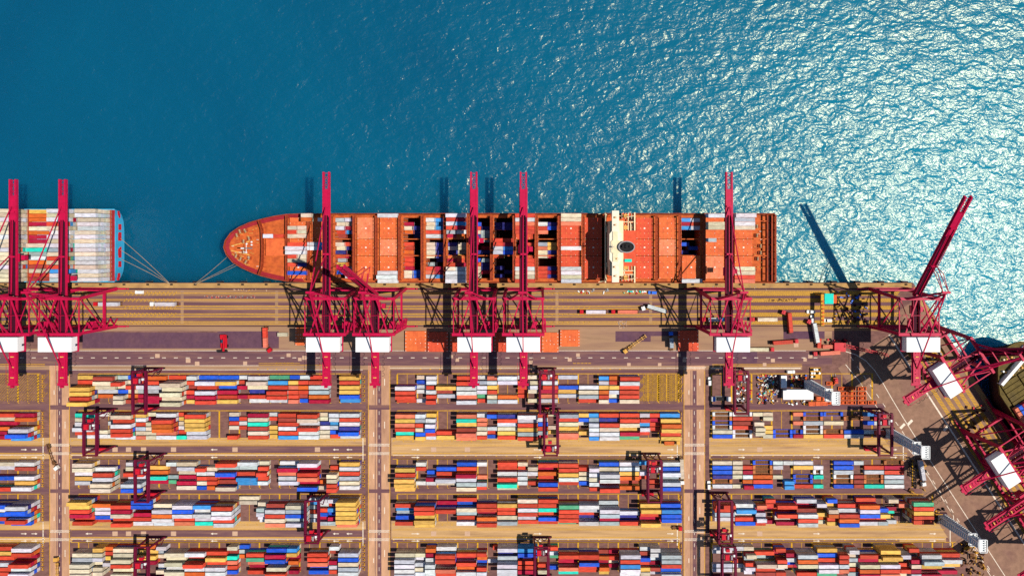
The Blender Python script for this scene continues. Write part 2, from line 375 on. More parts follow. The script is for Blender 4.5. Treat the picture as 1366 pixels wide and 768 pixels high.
line(yw, 950, 486, 1070, 486, .8); line(yw, 950, 488, 1070, 488, .5)
line(wt, 92, 493, 484, 493, 0.6); line(wt, 520, 490.5, 905, 490.5, .6); line(wt, 948, 491, 1068, 491, 1.2)
for x0, n_ in ((368, 24), (765, 25), (1240, 0)):
    for k in range(n_):
        if k % 5 != 4: line(yw, x0 + k, 484.2 + .9, x0 + k + random.uniform(-.3, .3), 484.2 - .9, 0.45)
for x in (330, 368, 405, 560, 640, 750, 800): dashes(yw, x, 492.2, x + 36, 492.2, 1.3, 2, 11)
# lanes between strips
for (y, ln) in ((586.5, 0), (594, 1), (604.2, 1), (606.6, 2), (611.8, 3), (584, 4), (589, 4), (591.4, 4), (608.8, 4), (698, 0), (696, 4), (700.6, 4), (703.6, 4), (720.4, 4), (706, 1), (716, 1), (718.6, 2), (722.9, 3)):
    for x0, x1 in ((-300, 60), (95, 484), (524, 907), (948, 1210 if y < 650 else 1260)):
        if ln == 0: line(yw, x0, y, x1, y, .6); dashes(yw, x0, y + 1.4, x1, y + 1.4, .8, 2, 11)
        elif ln == 4: line(yw, x0 + random.uniform(0, 30), y, x1 - random.uniform(0, 30), y, .4)
        elif ln == 1: line(yw, x0, y, x1, y, .75)
        elif ln == 2: line(wt, x0, y, x1, y, .6); dashes(yw, x0, y + .9, x1, y + .9, 1.0, 2.2, 11.5)
        else: line(yw, x0, y, x1, y, .8)
for y in (599.3, 609.6, 711.3, 721):
    for x in (470, 452): arrow(wt, x, y, -1 if x == 452 else -1, 8)
    for x in (123, 290): arrow(wt, x, y, -1, 9)
    for x in (549, 712): arrow(wt, x, y, 1, 11)
    for x in (890, 985, 1085): arrow(wt, x, y, 1, 9)
    for x in (1188 if y < 650 else 1240,): arrow(wt, x, y, 1, 9)
    for x in (28, 42): arrow(wt, x, y, 1, 8)
for yb in (589, 701):
    for xb in (57.5, 484.2, 903.5, 1205 if yb < 650 else 1267.5): line(wt, xb, yb - 5, xb, yb + 26, 1.1)
for x0, x1 in CR:
    for yb in (591.6, 603, 706.6, 717.6):
        hatch_band(wt, x0 + .5, x1 - 2, yb, yb + 3, 1.5, .45); line(wt, x0, yb, x1, yb, .4); line(wt, x0, yb + 3, x1, yb + 3, .4)
    line(yw, x0 + .4, 494, x0 + .4, 900, .8); line(yw, x1 - .4, 494, x1 - .4, 900, .8)
    c = (x0 + x1) / 2
    dashes(wt, c, 500, c, 900, .55, 5, 11); dashes(wt, c - 7.3, 520, c - 7.3, 900, .9, 6, 50); dashes(wt, c + 7.3, 505, c + 7.3, 900, .9, 9, 48)
hatch_band(wt, 912, 940, 489, 492, 1.5, .5)
# slot marks
LANES = {'A': (499.0, 6.2), 'B': (548.2, 5.85), 'C': (612.4, 6.2), 'D': (659.2, 5.85), 'E': (723.4, 6.2)}
for k_, (y0, pt) in LANES.items():
    for nm, (x0, x1) in BLK.items():
        xs = max(x0, -110)
        if nm == 'east': x1 = {'A': 1165, 'B': 1166, 'C': 1206, 'D': 1232, 'E': 1275}[k_]
        n_ = int(round((x1 - xs) / 26.8))
        for i in range(n_ + 1):
            line(yw, xs + i * 26.8, y0, xs + i * 26.8, y0 + pt * 6, 2.0)
            if i < n_: line(yw, xs + i * 26.8 + 13.2, y0, xs + i * 26.8 + 13.2, y0 + pt * 6, .6)
        line(yw, xs, y0 - .8, x1, y0 - .8, .9)
        dashes(yw, xs, y0 + pt * 6 + 1.2, x1, y0 + pt * 6 + 1.2, .6, 2, 11.4)
        if k_ == 'A' and nm in ('left', 'middle'):
            xa = -110 if nm == 'left' else 852
            for yy in (499.5, 511, 523): hatch_band(dy, xa, (54 if nm == 'left' else 903), yy, yy + 11.5, 3.4 if nm == 'left' else 2.6, .8 if nm == 'left' else 1.3)
            for q in range(10): line(dy if q % 2 else yw, xa + q * 6.2, 499, xa + q * 6.2, 535, (.9 if nm == 'middle' else .5), .0248)
# east road lines
def poly(mbx, pts, wpx):
    for a, b_ in zip(pts, pts[1:]): line(mbx, *a, *b_, wpx)
poly(wt, [(1112, 466.5), (1128, 468.5), (1142, 473), (1155, 481), (1167, 494), (1178, 511), (1190, 532), (1205, 557), (1239, 611), (1300, 705), (1345, 774.5), (1420, 890)], .9)
poly(wt, [(1128, 486), (1146, 508), (1168, 540), (1196, 580), (1225, 614), (1251, 655), (1271.5, 687)], .8); poly(wt, [(1272, 687), (1272, 694)], .8); poly(wt, [(1296, 728), (1330, 781)], .8)
for a, b_ in (((1135, 476), (1225, 606)), ((1228, 615), (1330, 774)), ((1219, 606), (1320, 762))): dashes(wt, *a, *b_, .8, 6, 9)
for x, y in ((1262, 571), (1204, 568), (1214, 563)): line(wt, x - 3, y + 3, x + 3, y - 3, 3.4)
for n0 in (-17, -26.5, -36, -45.5, -55):
    for o in (-2.1, 2.1):
        a, b_ = QC + QD * 62 + QN * (n0 + o), QC + QD * 600 + QN * (n0 + o); line(yw, a.x, a.y, b_.x, b_.y, .5)
    s_ = 62
    while s_ < 420:
        a, b_ = QC + QD * s_ + QN * (n0 - 2), QC + QD * (s_ + 2.2) + QN * (n0 + 2); line(yw, a.x, a.y, b_.x, b_.y, 1.1, .0245); s_ += 2.3
a, b_ = QC + QD * 40 + QN * -64, QC + QD * 500 + QN * -64; line(wt, a.x, a.y, b_.x, b_.y, 2.0)
tag(yw.build('yellow_road_markings', M['yellow']), kind='structure'); tag(dy.build('worn_yellow_markings', M['dullyellow']), kind='structure'); tag(wt.build('white_road_markings', M['white']), kind='structure')
sl = MB()
for x, y in ((210, 474.5), (251, 480.8), (263, 484.7), (327, 484.3), (385, 473.5), (400, 479), (406, 477), (602, 475.5), (610, 480), (708, 483), (771, 473.3), (760, 479.6), (839, 486), (880, 486), (905.5, 473.3), (913, 480.5), (1031, 480.5), (1074, 479.7), (1062, 460), (1081, 475), (1020, 486)):
    d_ = random.uniform(2.3, 3.2); rect(sl, x - d_, y - d_ * .9, x + d_, y + d_ * .9, .028)
for x in (150, 168, 188, 228, 310, 420, 575, 620, 1010):
    for y in (599.2, 711.2): rect(sl, x, y - 3, x + 7, y + 3, .028)
tag(sl.build('manhole_slabs', M['slab']), kind='structure')

# bollards and fenders on the quay edge
mb = MB(); mb.cyl((0, 0, 0.14), (0, 0, .5), .42, .32, 8); mb.cyl((0, 0, .5), (0, 0, .8), .55, .45, 8); mb.box(-.9, -.5, .14, .9, .5, .2)
bo = mb.build('bollard', M['black'])
mb = MB(); mb.box(-1.6, 0, -3.4, 1.6, .9, -.4, M['black']); mb.box(-1.9, .9, -3.2, 1.9, 1.15, -.6, M['glass'])
fe = mb.build('fender')
x = -24.0; first = True; kb = 40
while x < 1210:
    b_ = bo if first else bo.copy(); f_ = fe if first else fe.copy()
    if not first: COL.objects.link(b_); COL.objects.link(f_)
    b_.location = P(x, 379.3); f_.location = P(x, 377)
    tag(b_, f'dark mooring bollard on the quay edge, {ORD[kb]} counting west from the quay corner', 'bollard', 'bollards along the quay edge')
    tag(f_, f'rubber fender on the quay wall, {ORD[kb]} counting west from the quay corner', 'fender', 'fenders along the quay wall')
    first = False; x += 31.6; kb -= 1
# ------------------------------------------------------------------ quay cranes
RED, DK = M['crane'], M['crane_dk']
ZB = 34.0           # top of the boom
HY = -2.4           # boom hinge, metres from the waterside rail
def girder(mbx, y0, y1, plate0, plate1, bright, open_truss=False):
    """twin box girder along y with a sunk walkway between, z relative to its top; bright: y range where the red top plates lie bare, elsewhere dark grating covers them"""
    for sx in (-1, 1):
        mbx.box(sx * 1.62 - .45, y0, -2.0, sx * 1.62 + .45, y1, 0.0, RED)
        mbx.box(sx * 2.22 - .15, y0 + 1, -.95, sx * 2.22 + .15, y1 - (9 if y1 > 0 else 1), -.7, RED)
        for a0, a1 in ((y0, min(bright[0], y1)), (max(bright[1], y0), y1)):
            if a1 - a0 > .5: mbx.box(sx * 1.5 - .36, a0, .003, sx * 1.5 + .36, a1, .06, DK)
    if not open_truss: mbx.box(-1.17, plate0, -1.2, 1.17, plate1, -1.05, DK)
    y = min(y0, y1) + 2
    while y < max(y0, y1) - 9:
        mbx.box(-1.17, y, -1.04, 1.17, y + .3, -.8, RED if open_truss else DK); mbx.box(.55, y + 1.4, -1.03, .85, y + 1.9, -.9, M['gear'])
        if open_truss: mbx.bar((-1.4, y, -.9), (1.4, y + 3, -.9), .25, material=RED)
        y += 3.1
def make_crane(loc, rz, pitch, label, trolley_y, sh=0.0, open_rear=False):
    t = empty('quay_crane', loc, rz); tag(t, label, 'crane', 'red ship-to-shore cranes')
    WX = 11.3; YL = -23.5; WT = -3.4; ZT = 36.0
    for sx in (-1, 1):
        mb = MB(); mb.bar((sx * WX, 0, 1.6), (sx * WX, WT, ZT), 1.7, 2.2, 1.3, 1.6); mb.build('leg', RED, t)
        mb = MB(); mb.bar((sx * WX, YL, 1.6), (sx * WX, YL, ZT), 1.7, 2.0, 1.3, 1.5); mb.build('leg', RED, t)
        mb = MB(); mb.bar((sx * WX, -1.2, 13), (sx * WX, YL + .8, 13), 1.1, 1.6); mb.build('portal_beam', RED, t)
        mb = MB(); mb.bar((sx * WX, YL + .6, 13.8), (sx * WX, WT - .5, ZT - 1), .55); mb.build('side_brace', RED, t)
        mb = MB(); mb.bar((sx * (WX + .1), WT - .8, ZT + .2), (sx * (WX + .1), YL + .8, ZT + .2), .55, .6); mb.build('side_girder', RED, t)
    for y, nm in ((0, 'sill_beam'), (YL, 'sill_beam')):
        mb = MB(); mb.box(-WX - 1, y - .75, 1.2, WX + 1, y + .75, 2.6); s_ = mb.build(nm, RED, t)
        for sx in (-1, 1):
            for k in (0, 1):
                mb = MB(); x0 = sx * (WX - 2.5 + k * 6.2)
                mb.box(x0 - 2.4, y - .5, .75, x0 + 2.4, y + .5, 1.55, RED)
                for q in (-1.7, -.6, .6, 1.7): mb.cyl((x0 + q, y - .35, .42), (x0 + q, y + .35, .42), .4, None, 8, M['black'])
                mb.build('bogie', None, s_)
        for sx in (-1, 1):
            mb = MB(); mb.box(sx * (WX + 7.2) - .5, y - .4, .5, sx * (WX + 7.2) + .5, y + .4, 1.3); mb.build('buffer', RED, t)
    mb = MB(); mb.bar((-WX - .9, WT, ZT + .35), (WX + .9, WT, ZT + .35), 1.5, 1.7); mb.build('cross_beam', RED, t)
    mb = MB(); mb.bar((-WX - .9, YL - .3, ZT + .35), (WX + .9, YL - .3, ZT + .35), 1.7, 1.9); mb.build('cross_beam', RED, t)
    mb = MB(); mb.bar((-WX, 0, 11.5), (WX, -.4, 11.5), .9, 1.3); mb.build('tie_beam', RED, t)
    mb = MB(); mb.bar((-WX, YL, 11.5), (WX, YL, 11.5), 1.0, 1.5); mb.build('tie_beam', RED, t)
    for sx in (-1, 1):
        mb = MB(); mb.bar((sx * 1.8, WT - .9, ZT + 1.1), (sx * 8.0, YL + .6, ZT + .8), .75, .7); mb.build('top_brace', RED, t)
        mb = MB(); mb.bar((sx * 10.6, WT - .8, ZT + .2), (sx * 3.6, YL + .7, ZT + .1), .35); mb.build('top_brace', RED, t)
    mb = MB(); mb.bar((-WX, -13, ZT + .5), (WX, -13, ZT + .5), .28); mb.build('top_tie', RED, t)
    # A-frame, stays
    AX = (0, 2.0, 62.0)
    mb = MB()
    for sx in (-1, 1):
        mb.bar((sx * 7.5, WT, ZT + 1), (sx * 1.3, AX[1], AX[2]), 1.0, 1.0, .7, .7)
    mb.box(-2.2, AX[1] - .6, AX[2] - .6, 2.2, AX[1] + .6, AX[2] + .7)
    for f in (.35, .68): mb.bar((-7.5 + 6.2 * f, WT + 5.4 * f, ZT + 25 * f), (7.5 - 6.2 * f, WT + 5.4 * f, ZT + 25 * f), .5)
    mb.build('apex_frame', RED, t)
    mb = MB(); mb.bar((0, AX[1] - .4, AX[2]), (0, -44, ZB + .2), .55); mb.build('backstay', RED, t)
    mb = MB(); mb.bar((0, AX[1] - .6, AX[2] - .3), (0, YL + .5, ZT + 1.2), .7); mb.build('back_leg', RED, t)
    # boom, turned up about its hinge
    b_ = MB(); girder(b_, 0, 72, 0.5, 62, (46, 72))
    b_.box(-1.17, 47, -.25, 1.17, 62, -.12, RED)
    b_.bar((-1.5, 71.2, -.5), (1.5, 71.2, -.5), .3, material=M['crane'])
    for a in (62.5, 66.5): b_.bar((-1.5, a, -.5), (1.5, a + 4, -.5), .25, material=RED); b_.bar((1.5, a, -.5), (-1.5, a + 4, -.5), .25, material=RED); b_.bar((-1.5, a, -.5), (1.5, a, -.5), .25, material=RED)
    for yy in (52.0, 24.5): b_.box(-1.7, yy - .5, 0, 1.7, yy + .5, .9, RED)
    b_.bar((0, 3, 0.5), (0, 50, -.35), .35, material=RED)
    bm_ = b_.build('boom', None, t); bm_.location = (0, HY, ZB); bm_.rotation_euler = (R(pitch), 0, 0)
    if loc.x < P(200, 0).x: bm_.scale.y = .94
    def on_boom(y, z):
        c, s_ = math.cos(R(pitch)), math.sin(R(pitch))
        return (HY + y * c - z * s_, ZB + y * s_ + z * c)
    for yy in (52.0, 24.5):
        for sx in ((-1, 1) if pitch > 5 else (0,)):
            by, bz = on_boom(yy, .6)
            mb = MB()
            if pitch < 5: mb.bar((0, AX[1], AX[2]), (0, by, bz), .5)
            else:     # folded stay, hanging in two links
                my, mz = AX[1] + 7 + yy * .12, max(AX[2] - yy * .2, ZB + 8)
                mb.bar((sx * 1.5, AX[1], AX[2]), (sx * 1.5, my, mz), .3); mb.bar((sx * 1.5, my, mz), (sx * 1.5, by, bz), .3)
            mb.build('forestay', RED, t)
    rg = MB(); girder(rg, -50, -.6, -49, -1.2, (-50, -22), open_rear)
    if not open_rear: rg.box(-1.17, -50, -.25, 1.17, -31, -.1, RED)
    for q in range(9): rg.box(-.9, -49 + q * 2, -.1, .9, -48.4 + q * 2, .25, M['gear'] if q % 3 == 1 else RED)
    g_ = rg.build('rear_girder', None, t); g_.location = (0, HY, ZB)
    mb = MB(); mb.box(-3.1, -51.5, -.9, 3.1, -50, -.6, RED); mb.box(-1, -52.6, -.9, .8, -51.5, .4, RED)
    for sx in (-1, 1):
        for q in range(4): mb.bar((sx * 3.3, -50 + q * 3, -.8), (sx * 3.3, -50 + q * 3, .4), .12, material=RED)
        mb.bar((sx * 3.3, -51, .3), (sx * 3.3, -38, .3), .12, material=RED)
    e_ = mb.build('end_platform', None, t); e_.location = (0, HY, ZB)
    for k in range(5):
        mb = MB()
        for q in range(8):
            a0, a1 = R(q * 30 - 120), R(q * 30 - 90)
            mb.bar((3.4 + .9 * math.cos(a0) + 1, -33 - k * 3 + 1.1 * math.sin(a0), -1), (3.4 + .9 * math.cos(a1) + 1, -33 - k * 3 + 1.1 * math.sin(a1), -1), .16)
        c_ = mb.build('cable_loop', M['black'], t); c_.location = (0, HY, ZB)
    # machinery house
    hx0, hx1 = -9.4 + sh, 9.4 + sh
    mb = MB(); mb.box(hx0, -33.3, ZB + .4, hx1, -25.2, ZB + 5.7, M['roofwhite']); mb.box(hx0 - .6, -33.9, ZB - .1, hx1 + .6, -24.9, ZB + .4, RED)
    hs = mb.build('machinery_house', None, t)
    mb = MB(); mb.box(hx0 - .15, -33.4, ZB + 5.7, hx1 + .15, -25.1, ZB + 5.95)
    for q in (-.33, 0, .33): mb.box(sh + q * 18 - .06, -33.3, ZB + 5.95, sh + q * 18 + .06, -25.2, ZB + 6.02)
    mb.build('roof', M['roofwhite'], hs)
    mb = MB(); mb.box(hx1 + .1, -30.5, ZB + .5, hx1 + .2, -29.3, ZB + 2.6); mb.build('door', M['glass'], hs)
    mb = MB()
    for sx in (-1, 1): mb.bar((sh + sx * 9.9, -33.8, ZB + 1.4), (sh + sx * 9.9, -25, ZB + 1.4), .12)
    mb.bar((hx0 - .5, -33.8, ZB + 1.4), (hx1 + .5, -33.8, ZB + 1.4), .12)
    mb.build('handrail', RED, hs)
    if open_rear: hs.location.y = 24.0
    # trolley, cab, spreader
    ty = trolley_y
    mb = MB(); mb.box(-2.9, ty - 2.4, -2.9, 2.9, ty + 2.4, -2.1, DK)
    for sx in (-1, 1): mb.box(sx * 2.6 - .3, ty - 2.4, -2.2, sx * 2.6 + .3, ty + 2.4, -1.2, RED)
    tr = mb.build('trolley', None, t); tr.location = (0, 0, ZB)
    mb = MB(); mb.box(3.2, ty - 1.4, -5.2, 5.4, ty + 1.4, -2.6, RED); mb.box(3.3, ty + 1.4, -4.9, 5.3, ty + 1.5, -3, M['glass'])
    cb = mb.build('operator_cab', None, t); cb.location = (0, 0, ZB)
    mb = MB(); mb.box(5.0, YL + 1, 14, 8.2, YL + 5, 18.5, M['crane']); mb.build('electrical_room', None, t)
    mb = MB()
    for k in range(9):
        z0 = 2 + k * 3.6; mb.bar((WX + 1.3, YL + (1.5 if k % 2 else 5), z0), (WX + 1.3, YL + (5 if k % 2 else 1.5), z0 + 3.6), .8, .15)
        mb.box(WX + .8, YL + (4.6 if k % 2 else .6), z0 + 3.5, WX + 1.9, YL + (5.9 if k % 2 else 1.9), z0 + 3.62)
    mb.build('stairway', M['crane'], t)
    return t
def rail(px): return P(px, 384.9)
CR_LAB = [(71.5, 0, 'red quay crane at the far west, boom over the white-stacked blue ship', 20, -2),
          (132.5, 0, 'red quay crane nearest the stern of the blue ship, boom lowered', 8, 0),
          (457, 0, 'red quay crane with lowered boom over the bow end of the orange ship', -15, 0),
          (517, 75, 'red quay crane with its boom raised almost upright beside the orange ship', -8, 0),
          (638.5, 0, 'western of two neighbouring red quay cranes working the middle of the orange ship', 30, .8),
          (699.5, 0, 'eastern of two neighbouring red quay cranes working the middle of the orange ship', 25, 0),
          (952.5, 0, 'red quay crane with lowered boom over the stern of the orange ship', 12, .6),
          (1183, 41.6, 'red quay crane at the quay corner, boom half raised over glittering water', -10, .4)]
for px, pit, lab, ty, sh in CR_LAB: make_crane(rail(px), 0, pit, lab, ty, sh)
QROT = -math.acos(-QN.y) * 1.0
ang2 = math.atan2(-QN.y, QN.x) - math.pi / 2      # local +y turned to the water of the second quay
for s_, pit, lab in ((92, 72, 'red crane on the angled quay just round the corner, boom raised'),
                     (222, 0, 'red crane on the angled quay, white house near the right edge'),
                     (276, 0, 'red crane on the angled quay whose rear girder juts over the road'),
                     (352, 0, 'southernmost red crane on the angled quay, mostly cut off by the photo edge')):
    make_crane(Q(s_, -3), ang2, pit, lab, -12, 0, s_ == 276)

# ------------------------------------------------------------------ rubber-tyred yard cranes
def make_rtg(px, yn, ys, cab_img_y, label):
    cx = P(px, yn); ln = (ys - yn) * S
    t = empty('yard_crane', (cx.x, P(px, (yn + ys) / 2).y, 0)); tag(t, label, 'crane', 'maroon yard cranes astride the container strips')
    hy = ln / 2; hx = 3.8; ZT = 16.5; RT = M['rtg']
    for sx in (-1, 1):
        for sy in (-1, 1):
            mb = MB(); mb.bar((sx * (hx + .8), sy * hy, 1.6), (sx * hx, sy * hy, ZT), 1.0, 1.1, .8, .9); mb.build('leg', RT, t)
        mb = MB(); mb.box(sx * hx - .55, -hy - 1.4, ZT - .2, sx * hx + .55, hy + 1.4, ZT + 1.3)
        mb.box(sx * (hx + .9) - .3, -hy, ZT + .4, sx * (hx + .9) + .3, hy, ZT + .5); mb.build('girder', RT, t)
    for sy in (-1, 1):
        mb = MB(); mb.box(-hx - 2.2, sy * hy - .5, 1.1, hx + 2.2, sy * hy + .5, 1.9); sb = mb.build('sill_beam', RT, t)
        for sx in (-1, 1):
            for k in (0, 1):
                mb = MB(); x0 = sx * (hx + .2 + k * 1.9); mb.cyl((x0, sy * hy - .4, .75), (x0, sy * hy + .4, .75), .75, None, 10); mb.build('wheel', M['black'], sb)
        mb = MB(); mb.bar((-hx, sy * (hy + .9), ZT + .7), (hx, sy * (hy + .9), ZT + .7), .7, 1.0); mb.build('end_tie', RT, t)
        mb = MB(); mb.bar((-hx - .6, sy * hy, 3), (hx - .1, sy * hy, ZT - .5), .4); mb.build('leg_brace', RT, t)
    mb = MB(); mb.box(-hx - 1.8, -hy - 2.3, 1.3, hx - 2, -hy - .55, 3.6); mb.build('engine_house', M['rtg_red'], t)
    ty = (NY - cab_img_y) * S * (H - 17) / H - t.location.y
    ty = max(-hy + 1.2, min(hy - 1.2, ty))
    mb = MB(); mb.box(-4.2, ty - 2.2, ZT + 1.35, 4.2, ty - 1.6, ZT + 2.1, RT); mb.box(-4.2, ty + 1.6, ZT + 1.35, 4.2, ty + 2.2, ZT + 2.1, RT)
    mb.box(-2.6, ty - 1.6, ZT + 1.4, -.2, ty + 1.6, ZT + 2.9, M['rtg_red']); mb.box(.4, ty - 1.4, ZT + 1.4, 2.2, ty + .6, ZT + 2.6, RT)
    mb.cyl((1.2, ty - 1.3, ZT + 2.4), (1.2, ty + 1.3, ZT + 2.4), .6, None, 8, M['grey'])
    mb.box(2.3, ty + .2, ZT + 1.4, 3.3, ty + 1.5, ZT + 2.4, M['steelwhite']); mb.box(-4.6, ty - 1.4, ZT + 1.5, -3.7, ty + 1.4, ZT + 1.7, RT)
    tr = mb.build('trolley', None, t)
    mb = MB(); mb.box(-1.6, ty + 2.3, ZT - 1.6, .6, ty + 4.1, ZT + .9, M['rtg_red']); mb.box(-1.5, ty + 4.1, ZT - 1.3, .5, ty + 4.2, ZT + .4, M['glass']); mb.build('operator_cab', None, t)
    mb = MB()
    for q in (-1, 1):
        for k in (-1, 1): mb.bar((q * 2, ty + k, ZT + 1.4), (q * 2.4, ty + k * .9, 14.6), .08)
    mb.box(-3, ty - .5, 14.2, 3, ty + .5, 14.6); mb.build('hoist_spreader', RT, t)
    mb = MB()
    for k in range(4): mb.bar((hx + 1.4, hy - .8 - (k % 2) * 2.2, 2 + k * 3.6), (hx + 1.4, hy - .8 - ((k + 1) % 2) * 2.2, 5.6 + k * 3.6), .6, .12)
    mb.build('stairway', RT, t)
    return t
RT_Y = {'A': (490.5, 540.5), 'B': (544.5, 594), 'C': (604, 653.5), 'D': (656, 706), 'E': (715, 765)}
for px, k_, cy, lab in ((207, 'A', 507, 'maroon yard crane over the strip nearest the quay, beside the tall white stack'),
                        (728.5, 'A', 502, 'maroon yard crane over the middle block strip nearest the quay'),
                        (978, 'A', 503, 'maroon yard crane in the east block beside the machinery repair yard'),
                        (144, 'B', 568, 'maroon yard crane over the second strip near the west cross road'),
                        (734, 'B', 597, 'maroon yard crane over the second strip in the middle block, trolley at road'),
                        (1162.5, 'B', 562, 'maroon yard crane at the east end of the flat-rack strip'),
                        (210, 'C', 627, 'maroon yard crane over the third strip, turquoise container between its legs'),
                        (867, 'C', 625, 'maroon yard crane at the east end of the third strip in middle block'),
                        (428, 'D', 716, 'maroon yard crane over the fourth strip beside the tall yellow stack'),
                        (957.5, 'D', 714, 'maroon yard crane over the fourth strip at the third cross road'),
                        (210, 'E', 752, 'maroon yard crane over the fifth strip west block, at the bottom edge'),
                        (722, 'E', 735, 'maroon yard crane over the fifth strip in the middle block'),
                        (962, 'E', 741, 'maroon yard crane over the fifth strip at the third cross road')):
    make_rtg(px, *RT_Y[k_], cy, lab)
# ------------------------------------------------------------------ shipping containers: one shape per length, one object per box that shows large
LEN = {40: 12.19, 20: 6.06}
def cont_geo(L, mbx, ox=0.0, oy=0.0, oz=0.0, rib=True):
    W2, Hh = 1.14, 2.59; l2 = L / 2
    V = lambda x, y, z: (ox + x, oy + y, oz + z)
    r = .11
    o = [V(-l2, -W2, 0), V(l2, -W2, 0), V(l2, W2, 0), V(-l2, W2, 0), V(-l2, -W2, Hh), V(l2, -W2, Hh), V(l2, W2, Hh), V(-l2, W2, Hh),
         V(-l2 + .2, -W2 + r, Hh), V(l2 - .2, -W2 + r, Hh), V(l2 - .2, W2 - r, Hh), V(-l2 + .2, W2 - r, Hh),
         V(-l2 + .24, -W2 + r + .03, Hh - .07), V(l2 - .24, -W2 + r + .03, Hh - .07), V(l2 - .24, W2 - r - .03, Hh - .07), V(-l2 + .24, W2 - r - .03, Hh - .07)]
    f = [(3, 2, 1, 0), (0, 1, 5, 4), (1, 2, 6, 5), (2, 3, 7, 6), (3, 0, 4, 7)]
    for a in (4, 8):
        for i in range(4):
            j = (i + 1) % 4; f.append((a + i, a + j, a + 4 + j, a + 4 + i))
    f.append((12, 13, 14, 15))
    mbx.add(o, f)
    if rib:
        n = int(L / 1.0)
        for i in range(1, n):
            x = -l2 + i * L / n
            for sy in (-1, 1): mbx.box(ox + x - .12, oy + sy * W2 - .03, oz + .2, ox + x + .12, oy + sy * W2 + .03, oz + Hh - .2)
            mbx.box(ox + x - .06, oy - W2 + .16, oz + Hh - .075, ox + x + .06, oy + W2 - .16, oz + Hh - .035)
CM, DM = {}, {}
for L_ in (40, 20):
    mb = MB(); cont_geo(LEN[L_], mb); o = mb.build('shipping_container', M['paint_o']); CM[L_] = o.data; bpy.data.objects.remove(o)
    mb = MB(); l2 = LEN[L_] / 2
    for sx in (-1, 1): mb.box(l2 + .005, sx * .56 - .53, .12, l2 + .05, sx * .56 + .53, 2.45)
    for y in (-.8, -.35, .35, .8): mb.bar((l2 + .08, y, .1), (l2 + .08, y, 2.5), .05)
    o = mb.build('door', M['paint_o']); DM[L_] = o.data; bpy.data.objects.remove(o)
def jit(c, a=.2):
    k = 1 + random.uniform(-a, a); return tuple(max(0.004, min(.9, v * k * (1 + random.uniform(-.06, .06)))) for v in c)
def container(loc, L, code, label, rz=0.0, group=None, door=False):
    o = bpy.data.objects.new('shipping_container', CM[L]); COL.objects.link(o); o.location = loc; o.rotation_euler = (0, 0, rz)
    o.color = (*jit(CC[code]), 1); tag(o, label, 'container', group)
    if door:
        d = bpy.data.objects.new('door', DM[L]); COL.objects.link(d); d.parent = o; d.color = o.color
    return o
# every box of the picture goes into this list first: (score, position of the base, length, colour code, label or None)
TOPS, LOW = [], []
WT_LOW = 'WWWCCCCRRRROOPDDMYYBBANSTG'
def tower(x, y, L, code, tiers, z0=0.0, label=None, boost=0.0, low=None):
    """a stack at plan position (metres): the top box is listed for its own object, those beneath for the joined mesh"""
    jx, jy = random.uniform(-.12, .12), random.uniform(-.07, .07)
    for k in range(tiers - 1):
        c = code if (code in 'YWCSA' and random.random() < .62) else random.choice(WT_LOW)
        LOW.append((x + random.uniform(-.08, .08), y + random.uniform(-.05, .05), z0 + k * 2.6, L, low or c))
    zt = z0 + (tiers - 1) * 2.6
    f = H / (H - zt - 2.6); ix, iy = NX + x / S * f, NY - y / S * f
    vis = -8 < ix < 1374 and iy < 776
    sc_ = (LEN[L] * 2.44 * f * f + abs(ix - NX) * .01 + boost) if vis else -1
    TOPS.append([sc_, x + jx, y + jy, zt, L, code, label, ix])

